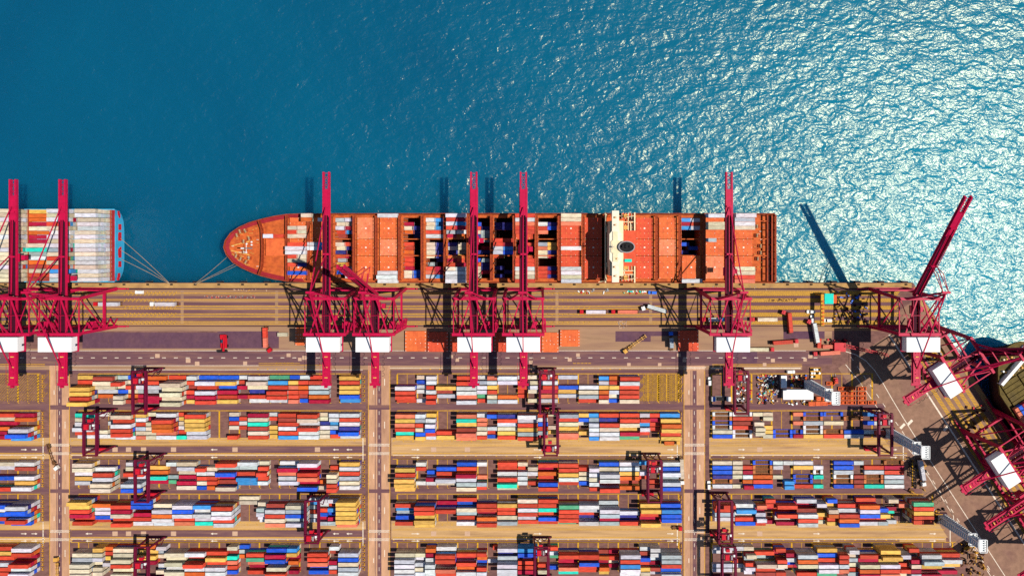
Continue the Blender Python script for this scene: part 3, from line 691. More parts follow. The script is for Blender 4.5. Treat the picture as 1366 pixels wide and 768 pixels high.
YARD = {
 ('first', 'A'): 'Y1R1Y4Y4R4Y5 C3C3C3W1O1.. -S1R4C1B1C3C3 -B1C1R2C1O1M2 -R1R1W2S1D1D1 O2R2W2S1D3D3 R1C5C5C5C5C5 -W2R2M1R2D2Y2 B1W3R3W3D3R3 B1Y3B1D2R2Y2 -C1R1D2..D2.. W3C3C2N1C2W1 G1A2R3R3R3W1 -B1Y2P2R2R2P2 -C1R2O2R2M1C1 R1R2C3S2O2D2 - Y2R2Y2Y2B2A1',
 ('first', 'B'): 'T3C2C2W3R2W1 -W1......C1C1 -C1..C1....C1 C4R4W4R4R4C3 -Y2C2R2S2C2C2 -C1D1C2C2C2C2 W2R4O4O4P3W2 -R1Y1C1C1R1T2 R3Y3Y3Y3W2W2 = -C1B1R1C1..R2 -..R1C1R1.... D2C2T2M2C2R2 -C1R1..Y1Y1Y1 R2M2R2W2R2A2 R4C3C1R4W3W3 -C1C1N1W1C1C1 -W3W2A1S1B1R1 W2R2C2N2B3W1',
 ('first', 'C'): 'C4C3C2Y2W2.. M2W2R4W4C4C4 - W2C2R3W1C4B4 ..Y1O1T2D1.. -C2....S1G1.. C3W3C1D2D3C2 -D3R3C2R2C2B2 -D2C2W2R2R2O2 R3N2B3D2M1C3 W3N1R3A3A2.. -C1R2R3R3W2.. - C1D3C2C2W2.. W3D2R3P3D1B3 -........O1C2 -..R1C4C4R4R4 Y2C2R2S2C2C2',
 ('first', 'D'): 'Y5Y4R4D4C2R4 D3O3W2C2B2R1 D4R4D4C4R4R4 B4B4M3D3C3W3 D3C4C4O4W4W4 D4C4B4W4R4P4 D4A4W4C4W4T4 D4C5W5W5R4W4 C1C1........ -D3C3S3W3W2W1 N4M4W4R4C4P4 D4C4S4B4W4W4 -W2A1N1R1C1S1 -W3W2R3B3D3S3 -W3R2A3B3D3S3 Y5Y5Y5Y5Y5P4',
 ('first', 'E'): 'S4C4S4C4C4C4 -Y3C3W3C3C4C3 -O2R2Y2C3.... C3C4C4R4C4C4 O1Y1Y3D2.... -W2S1C1..C1C2 N2C3C3C3W3C3 N2W3N4R4W4O3 D3R3Y3R3W3W3 -C2M1T2P2R2B2 -B1C1O1...... N3R3G3C2D2R3 B4D4B4N4C4R4 -A3Y3D3O3..C2 - D4R4R4P3N3B3 -W2M1..D2C2R2 D3S3B3C3S3W3',
 ('middle', 'A'): '....W3R3R3C1 -C1B1C1C1..W1 -W2W2R2W2R2R3 ....Y3M1W1.. R2C3C3W3P3W3 -C1S2W2C2G1R1 -C2W2Y2R2C2S2 W2W2....O2W2 -W1R2C2R1R1.. -C1C2W2C1..C1 R1W2R2D1P1C1 W1..B2Y1C1.. ....C2C2S2R1 -A2W2Y2O2R2C2 -O2R2Y2C2C1B1 R3C3R3R2R2C2',
 ('middle', 'B'): 'P3Y3P3R3T3Y3 -W3S3R3C3B3Y3 -Y2W4W4B4R3W3 ........R2Y2 P3T3Y3M3P4P3 -C2P2P2C2C2R2 -B3....W2R1C1 N3R3W3C2Y3R2 W4W3R3Y3S3R3 -R2C2B2R2S2D1 -C1....C1Y1.. S3R3C3Y2P4P3 -Y2B2C1..Y2.. -A2S2W3W3W3A3 R2N2R3C3W3W3 R3R3C3Y3D3G2 -W2R3A3W3R2.. -R2D2R2R2.... A2Y4O4Y4R4Y3',
 ('middle', 'C'): '..Y3R3Y4Y4Y4 -W2R2....C3.. -....N3D4W2.. ..B2R2W4C2.. B2R2D4W4S3C3 -C3....C1S3R2 - R2N2W3R3T4C2 -C3R1W2W2C2.. -N2C2C2..R2.. R3D1O2N1B3R3 R3R3Y3W3R2.. -D1R2C2C2B2.. -N3W3C3C3C3R3 B3C2W4W4D3R4 W2W2Y2O2M2O2 -A1..W2R1.... -R1W1....R1C1 W2B2W3S1W3B3',
 ('middle', 'D'): 'N2R3A2N1B3R3 D3R5R5Y4Y5Y5 D2D3R4...... R3N2C3S3R2W3 M3R4R3D3O3R4 D4Y4R3R2C2S3 C3R3W3R3W3R2 R3R3T3R2B3R3 D3G4R4R4R4G3 N3W4W3R3N2W3 N3S4C4S4D3S4 ......W2N2R3 ..Y4Y4R3D2Y4 N3B4A4B4B4D1',
 ('middle', 'E'): 'S3C4W4W4W4W4 -N2C3C3W3C3W3 -O3D3C3C4C4W3 W2R4R4D3P4R3 D4R4D2R3O3W3 -N3R3O3N2R3W3 -......C1.... C3N3S3W4W4W3 A3B3N3R3R3D2 -........R1C2 -R2C2G1..B2.. N4R4D3D2P3T3 D4R4R3B4R3N2 -N2M3O3D3O3Y3 -..D1R2C1D1.. N4W4R4A4C4W3 -W3M2C3R2Y3C3 -W3C3C2D2C3W2 N4S4S4C4B4W4',
 ('east', 'B'): 'f1o1b1f1C1B1 f1R1M1R1f1f1 -C1..C3C3C3.. -C1C1..Y1Y1C1 ........b1b1 -C1..P1..b1D1 b1o1S1f1f1Y1 b1..C1..o1R1 ..o1....B1C1 -A1..B1..W1.. -N1D1W1..M2..',
 ('east', 'C'): 'C1B1B1N1o1W1 -C1C1C1C1..C1 -M1R1C1C1O1C2 b1o1o1O1R1B1 -W1C1..C1.... -C1......A2A2 W1Y1..b1b1R1 -D1W1f1T1..T1 - B1B1N1f1o1B1 -W1....M1M1M1 D1R1C1o1o1T1 o1D1R1W1S1W1',
 ('east', 'D'): 'D3R4R4S4C4.. S4W4A4C3R3B3 -N3C4D2C4W4R4 -R3R3D1....D2 D2R4N1R4C2D4 C3D3M4W4R4W4 -N3C4..Y3O2C2 -B3Y3C4O4R4Y4 D3R3W3R4O4B4 R2O4W4B4R2W4 -N3..B4Y4R3S3 -C3..D2T1..W2 -D3P4........ G5R5Y5R5R5..',
 ('east', 'E'): 'W2W1....W1W1 -W2....R1C1C1 -C2C4S2R3C3W2 S3R3S4C4R3C3 -R3D3R4C4W3R3 -..D3W3B2N1.. N3W4O4C4D3R4 Y3B4R4C4C4G4 -D3R4R4W4P4R3 -W4C3S3C3R3S3 N4R4D4C4O4D4 Y4Y5Y4W4R4P4 -M3W4..R4R4C3 -R3..D4C4C4W4 N4W5S5Y4D4D4 N4R4W5Y3N3D3',
 ('left', 'B'): 'R2D2R1O2W2D2 R2C1D1O2D2D2 D3O2..W5C5A3', ('left', 'C'): 'C2W1R2..B2R2 C2W1..B2..R3 W2C2..W2Y2W3', ('left', 'D'): 'B4W3R3B3W3R3 ..B4W3B4R3B3 ..W5B5B4R5B4',
 ('left', 'E'): 'W3R2Y3W2R3D3 C2Y2R2W3R3R3 W3R3D2R4W4W4'}
X0 = {'first': 107.0, 'middle': 530.0, 'east': 949.0, 'left': 54 - 3 * 26.8}
SNAME = {'A': 'first', 'B': 'second', 'C': 'third', 'D': 'fourth', 'E': 'fifth'}
FLAT = []
for (blk, st), txt in YARD.items():
    y0, pt = LANES[st]; hx = 13.4; cur = 0.0
    rank = [0] * 6
    for tok in txt.split():
        if tok == '-': cur += 1; continue
        if tok == '=': cur += 2; continue
        L = 20 if tok[0] == '-' else 40
        s_ = tok.lstrip('-'); wid = 1 if L == 20 else 2
        px = X0[blk] + (cur + wid / 2) * hx
        for ln in range(6):
            code, tr = s_[2 * ln], s_[2 * ln + 1]
            if code == '.': continue
            if st in 'CDE':                      # lanes that lie low, in front of the shaded north faces
                if ln == 0 and code in 'NDMS': continue
                if code == 'N': code = random.choice('NBRS'); tr = '1'
                elif code in 'DM' and ln < 5 and s_[2 * ln + 2] in 'ROPDM': tr = str(max(1, int(tr) - 2))
                elif code == 'S' and ln < 5 and s_[2 * ln + 2] in 'WC' and random.random() < .4: tr = '1'
            if code == 'C' and s_.count('C') < 4:
                q = random.random(); code = 'W' if q < .38 else random.choice('RRDBMP') if q < .56 else 'C'
            rank[ln] += 1
            p = P(px, y0 + (ln + .5) * pt)
            lab = (L, code, rank[ln], ln, blk, st)
            if code in 'fbo': FLAT.append((p.x, p.y, L, code, lab)); continue
            tv = int(tr)
            if tv > 2 and len(set(s_[1::2])) < 5 and random.random() < .28 and not (code in 'YW' and s_.count(code) > 4): tv -= 1
            tower(p.x, p.y, L, code, tv, 0.0, lab)
        cur += wid
def yard_label(lab):
    L, code, rk, ln, blk, st = lab
    return f"{CN[code]} {'long' if L == 40 else 'short'} container, {ORD[rk]} along the {ORD[ln + 1]} row of the {blk + 'most' if blk == 'left' else blk} block's {SNAME[st]} strip".replace('first block', 'west block').replace('leftmost block', 'cut-off leftmost block')

# flat racks and open frames lying in the east block
FR = {}
for L_ in (40, 20):
    l2 = LEN[L_] / 2
    mb = MB(); mb.box(-l2 + .5, -1.2, .15, l2 - .5, 1.2, .6)
    for q in range(int(L_ / 4)): mb.box(-l2 + .9 + q * (LEN[L_] - 1.8) / (L_ / 4), -1.15, .6, -l2 + 1.1 + q * (LEN[L_] - 1.8) / (L_ / 4), 1.15, .68)
    a = mb.build('deck', M['chassis']); mb = MB()
    for sx in (-1, 1): mb.box(sx * (l2 - .8) - .75, -1.22, .1, sx * (l2 - .8) + .75, 1.22, 2.0)
    for sy in (-1, 1): mb.box(-l2 + 1, sy * 1.16 - .1, .2, l2 - 1, sy * 1.16 + .1, .95)
    b_ = mb.build('end_wall', M['paint_o']); FR[L_] = (a.data, b_.data); bpy.data.objects.remove(a); bpy.data.objects.remove(b_)
for x, y, L, code, lab in FLAT:
    t = empty('flat_rack', (x, y, 0)); tag(t, yard_label(lab).replace(' container', ''), 'flat rack', 'flat racks in the east yard block')
    a = bpy.data.objects.new('deck', FR[L][0]); COL.objects.link(a); a.parent = t
    b_ = bpy.data.objects.new('end_wall', FR[L][1]); COL.objects.link(b_); b_.parent = t
    b_.color = (*jit({'f': (.8, .8, .8), 'b': (.02, .10, .70), 'o': (.50, .16, .05)}[code]), 1)

# ------------------------------------------------------------------ the orange container ship
DZ = 12.0
def K(ix, iy, z=DZ): return P(ix, iy, z) * 0 + Vector((*( (ix - NX) * S * (H - z) / H, (NY - iy) * S * (H - z) / H), z))
ship = empty('container_ship', (0, 0, -4)); tag(ship, 'long container ship with orange-red deck and hatch covers moored along the quay', 'ship', 'container ships')
def part(mbx, name, material=None, parent=ship):
    o = mbx.build(name, material, parent)
    r = parent
    off = Vector((0, 0, 0))
    while r: off += r.location; r = r.parent
    o.location = -off
    return o
top_ = [(300, 330), (302, 321), (309.3, 310.8), (320.8, 303), (333.7, 297.2), (348, 293), (366.6, 288.6), (383.8, 286), (406.7, 285.2), (600, 285), (1033, 285)]
bot_ = [(1033, 377), (600, 376.6), (406.7, 376), (383.8, 374.8), (366.6, 372), (349.4, 367.5), (338, 363.3), (323.7, 356.9), (312, 349.5), (303.6, 339.5)]
out = [K(*p) for p in top_ + bot_]
out = out[::-1]                                   # counter-clockwise in world
n = len(out)
def wl(p):
    x, y = p[0], p[1]; xs = K(300, 331).x; t_ = max(0.0, 1 - (x - xs) / 55.0)
    cy = K(300, 331).y
    return Vector((x + 9 * t_, cy + (y - cy) * (1 - .22 * t_), -4.6))
mb = MB()
vs = [wl(p) for p in out] + [(p.x, p.y, DZ) for p in out]
mb.add(vs, [(i, (i + 1) % n, n + (i + 1) % n, n + i) for i in range(n)])
mb.add([wl(p) for p in out], [tuple(reversed(range(n)))])
part(mb, 'hull', M['hullred'])
# bulwark rim
mb = MB()
for i in range(n):
    a, b_ = out[i], out[(i + 1) % n]
    fwd = max(0, 1 - (min(a.x, b_.x) - K(300, 331).x) / 50)
    mb.bar((a.x, a.y, DZ + .35 + .5 * fwd), (b_.x, b_.y, DZ + .35 + .5 * fwd), .5, .9 + fwd)
part(mb, 'bulwark', M['lash'])
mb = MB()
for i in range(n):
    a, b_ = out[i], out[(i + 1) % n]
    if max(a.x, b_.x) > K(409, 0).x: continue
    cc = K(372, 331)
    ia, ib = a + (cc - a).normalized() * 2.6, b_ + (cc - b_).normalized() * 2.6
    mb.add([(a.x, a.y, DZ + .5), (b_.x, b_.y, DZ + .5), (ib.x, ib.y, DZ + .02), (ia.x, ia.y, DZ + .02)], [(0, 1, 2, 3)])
part(mb, 'bulwark_shade_band', M['hullred'])  # dark red band painting in the shade on the bulwark's flared inner side
X_F, X_A = K(386, 0).x, K(1003, 0).x
yN, yS = K(0, 286).y, K(0, 376.2).y
yHN, yHS = K(0, 290.5).y, K(0, 371.3).y
mb = MB()
fo = [p for p in out if p.x <= X_F + .01]
# foredeck polygon: order along the outline, closed at X_F
idx = [i for i in range(n) if out[i].x <= X_F]
start = [i for i in idx if out[(i - 1) % n].x > X_F][0]
seq = []; i = start
while out[i].x <= X_F: seq.append(out[i]); i = (i + 1) % n
first_y, last_y = seq[0].y, seq[-1].y
seq = [Vector((X_F, yN - .1 if first_y > last_y else yS + .1, DZ))] + seq + [Vector((X_F, yS + .1 if first_y > last_y else yN - .1, DZ))]
mb.prism([(p.x, p.y) for p in seq], DZ - 1.2, DZ - .05)
part(mb, 'foredeck', M['deck'])
mb = MB(); mb.box(X_F, yHN, -3.9, X_A, yN - .25, DZ - .05); part(mb, 'side_deck', M['deck'])
mb = MB(); mb.box(X_F, yS + .25, -3.9, X_A, yHS, DZ - .05); part(mb, 'side_deck', M['deck'])
mb = MB(); mb.box(X_A, yS + .25, DZ - 1.5, K(1032.6, 0).x, yN - .25, DZ - .05); part(mb, 'aft_deck', M['deck'])
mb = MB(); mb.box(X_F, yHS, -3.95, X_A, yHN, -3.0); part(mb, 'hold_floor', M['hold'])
# bays: left edge, right edge (photo px at deck height), covered thirds (north, middle, south)
BAYS = [('2', 387, 411, 'xxx'), ('bb', 417, 442, 'xxx'), ('a', 447.3, 471.3, '   '), ('b', 477, 500.5, 'xxx'), ('c', 507, 531, 'xxx'), ('d', 538, 561, '   '), ('e', 568, 592, '   '),
        ('f', 597, 622, 'x x'), ('g', 628, 653.5, '   '), ('h', 659, 684, '   '), ('i', 688, 713, 'x x'), ('j', 718, 743, '   '), ('k', 748, 775, 'xxx'), ('l', 779.5, 803, 'xxx'),
        ('m', 848, 870.5, 'xxx'), ('n', 878.5, 901.5, 'xxx'), ('o', 909, 934, '  x'), ('p', 940.5, 965, 'xxx'), ('q', 979, 1003, 'xxx')]
TH = [(290.5, 318.7), (319.3, 340.7), (341.3, 371.3)]
prev = 386.0
for nm, x0, x1, cov in BAYS:
    xa, xb = K(prev, 0).x, K(x0, 0).x
    if nm not in ('m',) and xb - xa > .4:                       # cross deck with its lashing bridge
        mb = MB(); mb.box(xa, yHS, -3.0, xb, yHN, DZ + .1); part(mb, 'cross_deck', M['deck'])
        mb = MB(); c = (xa + xb) / 2; hw = min(.8, (xb - xa) / 2 - .05)
        mb.box(c - hw, yHS - 1.2, DZ + 3.2, c + hw, yHN + 1.2, DZ + 3.5)
        for q in range(9):
            yy = yHS - 1 + (yHN - yHS + 2) * q / 8; mb.box(c - hw + .05, yy - .25, DZ + .1, c + hw - .05, yy + .25, DZ + 3.2)
        mb.bar((c - hw, yHS - 1.2, DZ + 4.4), (c - hw, yHN + 1.2, DZ + 4.4), .1); mb.bar((c + hw, yHS - 1.2, DZ + 4.4), (c + hw, yHN + 1.2, DZ + 4.4), .1)
        for q in range(18):
            yy = yHS + (yHN - yHS) * q / 17
            for sx in (-1, 1): mb.box(c + sx * hw - .12, yy - .12, DZ + 3.5, c + sx * hw + .12, yy + .12, DZ + 4.5)
        part(mb, 'lashing_bridge', M['lash'])
    for k in range(3):
        a, b_ = TH[k]
        if cov[k] == 'x':
            mb = MB(); mt_ = M['hatchr'] if nm in ('l', 'i', 'k', 'm') else M['lash'] if (nm, k) == ('m', 1) else M['hatchp'] if (nm, k) in (('c', 1), ('b', 0), ('n', 1), ('p', 2)) else M['hatch']
            xx0, xx1, yy0, yy1 = K(x0, 0).x + .15, K(x1, 0).x - .15, K(0, b_).y, K(0, a).y
            mb.box(xx0, yy0, DZ - .3, xx1, yy1, DZ + 1.3, mt_)
            for q in range(1, 4):
                xq = xx0 + (xx1 - xx0) * q / 4; mb.box(xq - .08, yy0 + .1, DZ + 1.3, xq + .08, yy1 - .1, DZ + 1.36, mt_)
            for qx in range(5):
                for qy in range(5):
                    xq, yq = xx0 + .4 + (xx1 - xx0 - .8) * qx / 4, yy0 + .4 + (yy1 - yy0 - .8) * qy / 4
                    mb.box(xq - .17, yq - .17, DZ + 1.3, xq + .17, yq + .17, DZ + 1.44, M['gear'] if (qx + qy) % 3 else M['white'])
            mb.box((xx0 + xx1) / 2 - .5, (yy0 + yy1) / 2 - .5, DZ + 1.3, (xx0 + xx1) / 2 + .5, (yy0 + yy1) / 2 + .5, DZ + 1.46, M['white'])
            part(mb, 'hatch_cover')
    if cov != 'xxx':
        for k in (0, 1):
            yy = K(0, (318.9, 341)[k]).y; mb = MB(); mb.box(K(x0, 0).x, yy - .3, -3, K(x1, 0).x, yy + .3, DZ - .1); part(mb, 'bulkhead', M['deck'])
        mb = MB()
        for q in range(17):
            for xx in (K(x0, 0).x + .15, K(x1, 0).x - .15): mb.box(xx - .12, K(0, 291 + q * 5).y - .12, -3, xx + .12, K(0, 291 + q * 5).y + .12, DZ - .2)
        tag(part(mb, 'cell_guide', M['grey']), kind='stuff')
    prev = x1
mb = MB(); mb.box(K(1003, 0).x - .1, yHS, -3, K(1004.3, 0).x, yHN, DZ + .1); part(mb, 'cross_deck', M['deck'])
# forecastle: breakwater, raised platform, winches, mast, ventilators
mb = MB()
bw = [K(347, 294.5), K(351, 306), K(352, 331), K(351, 355), K(347, 366.5)]
for a, b_ in zip(bw, bw[1:]): mb.bar((a.x, a.y, DZ + 1.7), (b_.x, b_.y, DZ + 1.7), .5, 3.6)
for q in range(12):
    yy = K(0, 298 + q * 5.8).y; mb.bar((K(351.5, 0).x, yy, DZ + 3.2), (K(355, 0).x, yy, DZ), .3)
part(mb, 'breakwater', M['lash'])
mb = MB(); mb.box(K(356, 0).x, K(0, 341).y, DZ - .05, K(381, 0).x, K(0, 318.5).y, DZ + 1.5, M['hatch'])
for q in range(1, 5):
    xq = K(356 + q * 5, 0).x; mb.box(xq - .08, K(0, 341).y, DZ + 1.5, xq + .08, K(0, 318.5).y, DZ + 1.56, M['hatch'])
part(mb, 'hatch_cover')
mb = MB(); mb.box(K(382.5, 0).x, K(0, 373).y, DZ + 2.4, K(385.5, 0).x, K(0, 288).y, DZ + 2.8)
for q in range(9): yy = K(0, 290 + q * 10.2).y; mb.box(K(383, 0).x, yy - .3, DZ, K(385, 0).x, yy + .3, DZ + 2.4)
part(mb, 'lashing_bridge', M['lash'])
for (x, y, a) in ((321, 309, .3), (317, 314, .3), (328, 308, .5), (333, 318, .2), (322, 345, -.3), (329, 349, -.5), (316, 341, -.3), (333, 344, -.2), (326, 322, 0), (326, 336, 0), (1009, 302, 0), (1009, 314, 0), (1014, 328, 0), (1014, 337, 0), (1010, 345, 0), (1006, 360, 0)):
    p = K(x, y); mb = MB(); mb.cbox((p.x, p.y, DZ + .4), (2.6, 1.9, .8), M['lash'], a)
    d_ = Vector((math.cos(a + 1.57), math.sin(a + 1.57), 0)); c_ = Vector((p.x, p.y, DZ + 1.2))
    mb.cyl(c_ - d_ * 1.0, c_ + d_ * 1.0, .5, None, 10, M['rope']); mb.cyl(c_ - d_ * 1.15, c_ - d_ * 1.0, .8, None, 10, M['gear']); mb.cyl(c_ + d_ * 1.0, c_ + d_ * 1.15, .8, None, 10, M['gear'])
    part(mb, 'winch')
random.seed(11)
for k in range(64):
    if k < 48: x, y = random.uniform(306, 344), 0; hh = 10 + (x - 306) * .55; y = 331 + random.choice((-1, 1)) * random.uniform(.2, 1) * hh
    else: x, y = random.uniform(1005, 1018), random.uniform(294, 368)
    p = K(x, y); mb = MB()
    mb.box(p.x - .55, p.y - .2, DZ - .05, p.x + .55, p.y + .2, DZ + .12)
    for q in (-.3, .3): mb.cyl((p.x + q, p.y, DZ), (p.x + q, p.y, DZ + .7), .18, .22, 8)
    part(mb, 'mooring_bitt', random.choice((M['gear'], M['gear'], M['orange'], M['white'])))
for k in range(6):
    x = random.uniform(310, 342); y = 331 + random.uniform(-.8, .8) * (8 + (x - 306) * .5); p = K(x, y)
    mb = MB(); mb.cyl((p.x, p.y, DZ), (p.x, p.y, DZ + 1.2), .35, None, 8); mb.cyl((p.x, p.y, DZ + 1.1), (p.x, p.y, DZ + 1.6), .6, .4, 10); part(mb, 'ventilator', M['roofwhite'])
for sy in (-1, 1):
    mb = MB(); a, b_ = K(309, 331 + 3 * sy), K(333, 331 + 9 * sy); mb.bar((a.x, a.y, DZ + .25), (b_.x, b_.y, DZ + .25), .7, .4); part(mb, 'anchor_chain', M['gear'])
p = K(336, 331); mb = MB(); mb.cyl((p.x, p.y, DZ), (p.x, p.y, DZ + 12), .5, .3, 8, M['grey']); mb.bar((p.x, p.y - 2.5, DZ + 8), (p.x, p.y + 2.5, DZ + 8), .25, material=M['steelwhite'])
mb.cyl((p.x + .3, p.y, DZ + 12), (p.x - 1.5, p.y, DZ + 12.2), .4, None, 8, M['steelwhite']); part(mb, 'foremast')
# superstructure, bridge with wings, funnel
HXs = [K(806, 0).x, K(847, 0).x]
mb = MB(); mb.box(HXs[0], yHS - 1.5, DZ, HXs[1], yHN + 1.5, DZ + 3.0, M['hatch'])
mb.box(K(809, 0).x, K(0, 366).y, DZ + 3, K(826, 0).x, K(0, 296).y, DZ + 20, M['house'])
mb.box(K(826, 0).x, K(0, 354).y, DZ + 3, K(845, 0).x, K(0, 308).y, DZ + 11, M['hatchr'])
acc = part(mb, 'accommodation')
def KK(ix, iy, z): return ((ix - NX) * S * (H - z) / H, (NY - iy) * S * (H - z) / H)
BZ = 34.0
pts = [(813, 312), (816.5, 308), (816.5, 281), (825.8, 281), (825.8, 308), (829, 311), (830, 318), (831, 327), (831, 336), (830, 344), (828, 348), (825.8, 351), (825.8, 376.5), (816.5, 376.5), (816.5, 350), (813, 346)]
mb = MB(); mb.prism([KK(a, b_, BZ) for a, b_ in pts][::-1], BZ - 3.0, BZ, M['bridge'])
br = part(mb, 'bridge')
mb = MB(); mb.prism([KK(813 + (a - 813) * .7 + 2, 329 + (b_ - 329) * .42, BZ) for a, b_ in pts][::-1], BZ, BZ + .5, M['house']); part(mb, 'bridge_roof', None, br)
mb = MB(); a, b_ = KK(815, 329, BZ), 0; mb.cyl((a[0], a[1], BZ), (a[0], a[1], BZ + 7), .45, .25, 8, M['grey']); mb.bar((a[0] - 1.4, a[1], BZ + 5), (a[0] + 1.4, a[1], BZ + 5), .3, material=M['grey']); mb.bar((a[0], a[1] - 1.6, BZ + 6.4), (a[0], a[1] + 1.6, BZ + 6.4), .25, material=M['grey']); part(mb, 'radar_mast', None, br)
for (ix, iy) in ((821, 290), (821, 300), (820, 356), (821, 368), (823, 345)):
    a = KK(ix, iy, BZ); mb = MB(); mb.cbox((a[0], a[1], BZ + .5), (1.2, 1.0, 1.0), M['gear']); mb.cbox((a[0] + .2, a[1], BZ + 1.15), (.5, .5, .4), M['steelwhite']); part(mb, 'deck_fitting', None, br)
FZ = 36.0
def ell(cx, cy, rx, ry, n_=20): return [(cx + rx * math.cos(2 * math.pi * i / n_), cy + ry * math.sin(2 * math.pi * i / n_)) for i in range(n_)]
c = KK(836, 329.3, FZ)
mb = MB(); mb.prism(ell(c[0], c[1], 4.9, 3.5), DZ + 10, FZ - .8, M['hold'], ell(c[0], c[1], 4.7, 3.35)); fn = part(mb, 'funnel')
mb = MB(); o_, i_ = ell(c[0], c[1], 4.8, 3.45), ell(c[0], c[1], 4.2, 2.9)
vs = [(x, y, FZ) for x, y in o_] + [(x, y, FZ) for x, y in i_] + [(x, y, FZ - .79) for x, y in o_] + [(x, y, FZ - .78) for x, y in i_]
N_ = 20
mb.add(vs, [(i, (i + 1) % N_, N_ + (i + 1) % N_, N_ + i) for i in range(N_)] + [(2 * N_ + i, 2 * N_ + (i + 1) % N_, (i + 1) % N_, i) for i in range(N_)] + [(N_ + i, N_ + (i + 1) % N_, 3 * N_ + (i + 1) % N_, 3 * N_ + i) for i in range(N_)], M['grey'])
mb.prism(ell(c[0], c[1], 4.18, 2.88), FZ - .79, FZ - .7, M['black'])
for (q, r_) in ((-2, .8), (0, 1.0), (2.1, .7)): mb.cyl((c[0] + q, c[1] + .3, FZ - .7), (c[0] + q, c[1] + .3, FZ + .6), r_, None, 10, M['black'])
part(mb, 'funnel_top', None, fn)
for iy0, iy1 in ((284, 292), (299, 308), (352, 361), (366, 375)):
    a, b_ = KK(830, iy0, DZ + 6), KK(843, iy1, DZ + 6)
    mb = MB(); mb.box(a[0], b_[1], DZ + 3, b_[0], a[1], DZ + 4.2, M['hatchr'])
    for q in range(4): xq = a[0] + (b_[0] - a[0]) * q / 3; mb.box(xq - .12, b_[1] + .01, DZ + 4.2, xq + .12, a[1] - .01, DZ + 4.9, M['house'])
    mb.box(a[0] + 1, b_[1] + .8, DZ + 4.2, a[0] + 3.4, a[1] - .8, DZ + 5.6, M['gear']); part(mb, 'machinery_deck')
for iy, m_ in ((293.5, 'orange'), (364, 'orange')):
    a = KK(812, iy, DZ + 8); mb = MB(); mb.prism(ell(a[0], a[1], 1.5, 3.4, 12), DZ + 5, DZ + 7, M[m_], ell(a[0], a[1], 1.1, 3.0, 12)); mb.box(a[0] - 1.9, a[1] - 3.4, DZ + 3, a[0] - 1.6, a[1] + 3.4, DZ + 8, M['house']); part(mb, 'lifeboat')
a = KK(838, 347.5, DZ + 12); mb = MB(); mb.cbox((a[0], a[1], DZ + 11.6), (4.2, 1.8, 1.2), M['teal']); part(mb, 'swimming_pool')
for (ix, iy) in ((827, 288), (827, 371), (846.5, 288), (846.5, 371), (809, 284), (809, 374)):
    a = KK(ix, iy, DZ + 10); mb = MB(); mb.bar((a[0], a[1], DZ + 3), (a[0], a[1], DZ + 12), .35, material=M['house']); mb.bar((a[0], a[1], DZ + 12), (a[0] - 5, a[1] - .8, DZ + 12.4), .3, material=M['house']); part(mb, 'crane_jib')
mb = MB()
for ix in (807.5, 846.5):
    a, b_ = KK(ix, 283.5, DZ + 3.5), KK(ix, 377, DZ + 3.5); mb.bar((a[0], a[1], DZ + 3.6), (b_[0], b_[1], DZ + 3.6), .8, 1.2, material=M['house'])
part(mb, 'walkway')
mb = MB()
for (xa_, ya_, xb_, yb_) in ((829, 296, 845, 296), (829, 310, 845, 310), (838, 284, 838, 310), (829, 361, 845, 361), (833, 348, 833, 366), (829, 366, 845, 366), (841, 296, 841, 310), (809, 296, 816, 296), (809, 363, 816, 363), (809, 286, 809, 310), (809, 350, 809, 374)):
    a, b_ = KK(xa_, ya_, DZ + 5), KK(xb_, yb_, DZ + 5); mb.bar((a[0], a[1], DZ + 5), (b_[0], b_[1], DZ + 5), .45, .5, material=M['house'])
tag(part(mb, 'pipe_frame'), kind='stuff')
for (xa_, ya_, xb_, yb_) in ((839.5, 289, 844.5, 295), (839.5, 297.5, 844.5, 303), (839.5, 304, 844.5, 309), (830, 352, 837, 360), (840, 366.5, 845, 371)):
    a, b_ = KK(xa_, yb_, DZ + 4), KK(xb_, ya_, DZ + 4); mb = MB(); mb.box(a[0], a[1], DZ + 4.3, b_[0], b_[1], DZ + 4.6, M['hold']); part(mb, 'vent_opening')
# after end: stern frame
mb = MB()
for ix in (1021, 1027, 1032):
    x = K(ix, 0).x; mb.box(x - .4, yS + .4, DZ + 3.4, x + .4, yN - .4, DZ + 4)
    for q in range(10): yy = yS + .8 + (yN - yS - 1.6) * q / 9; mb.box(x - .3, yy - .3, DZ - .05, x + .3, yy + .3, DZ + 3.4)
part(mb, 'lashing_bridge', M['lash'])
mb = MB(); mb.box(K(1022, 0).x, yS + 1, DZ - .05, K(1031, 0).x, yN - 1, DZ + .2); part(mb, 'hatch_cover', M['hold'])
for iy in (295, 318.7, 341): mb = MB(); mb.box(K(1004.5, 0).x, K(0, iy).y - .2, DZ - .05, K(1023, 0).x, K(0, iy).y + .2, DZ + 1.2); part(mb, 'deck_rail', M['hatch'])

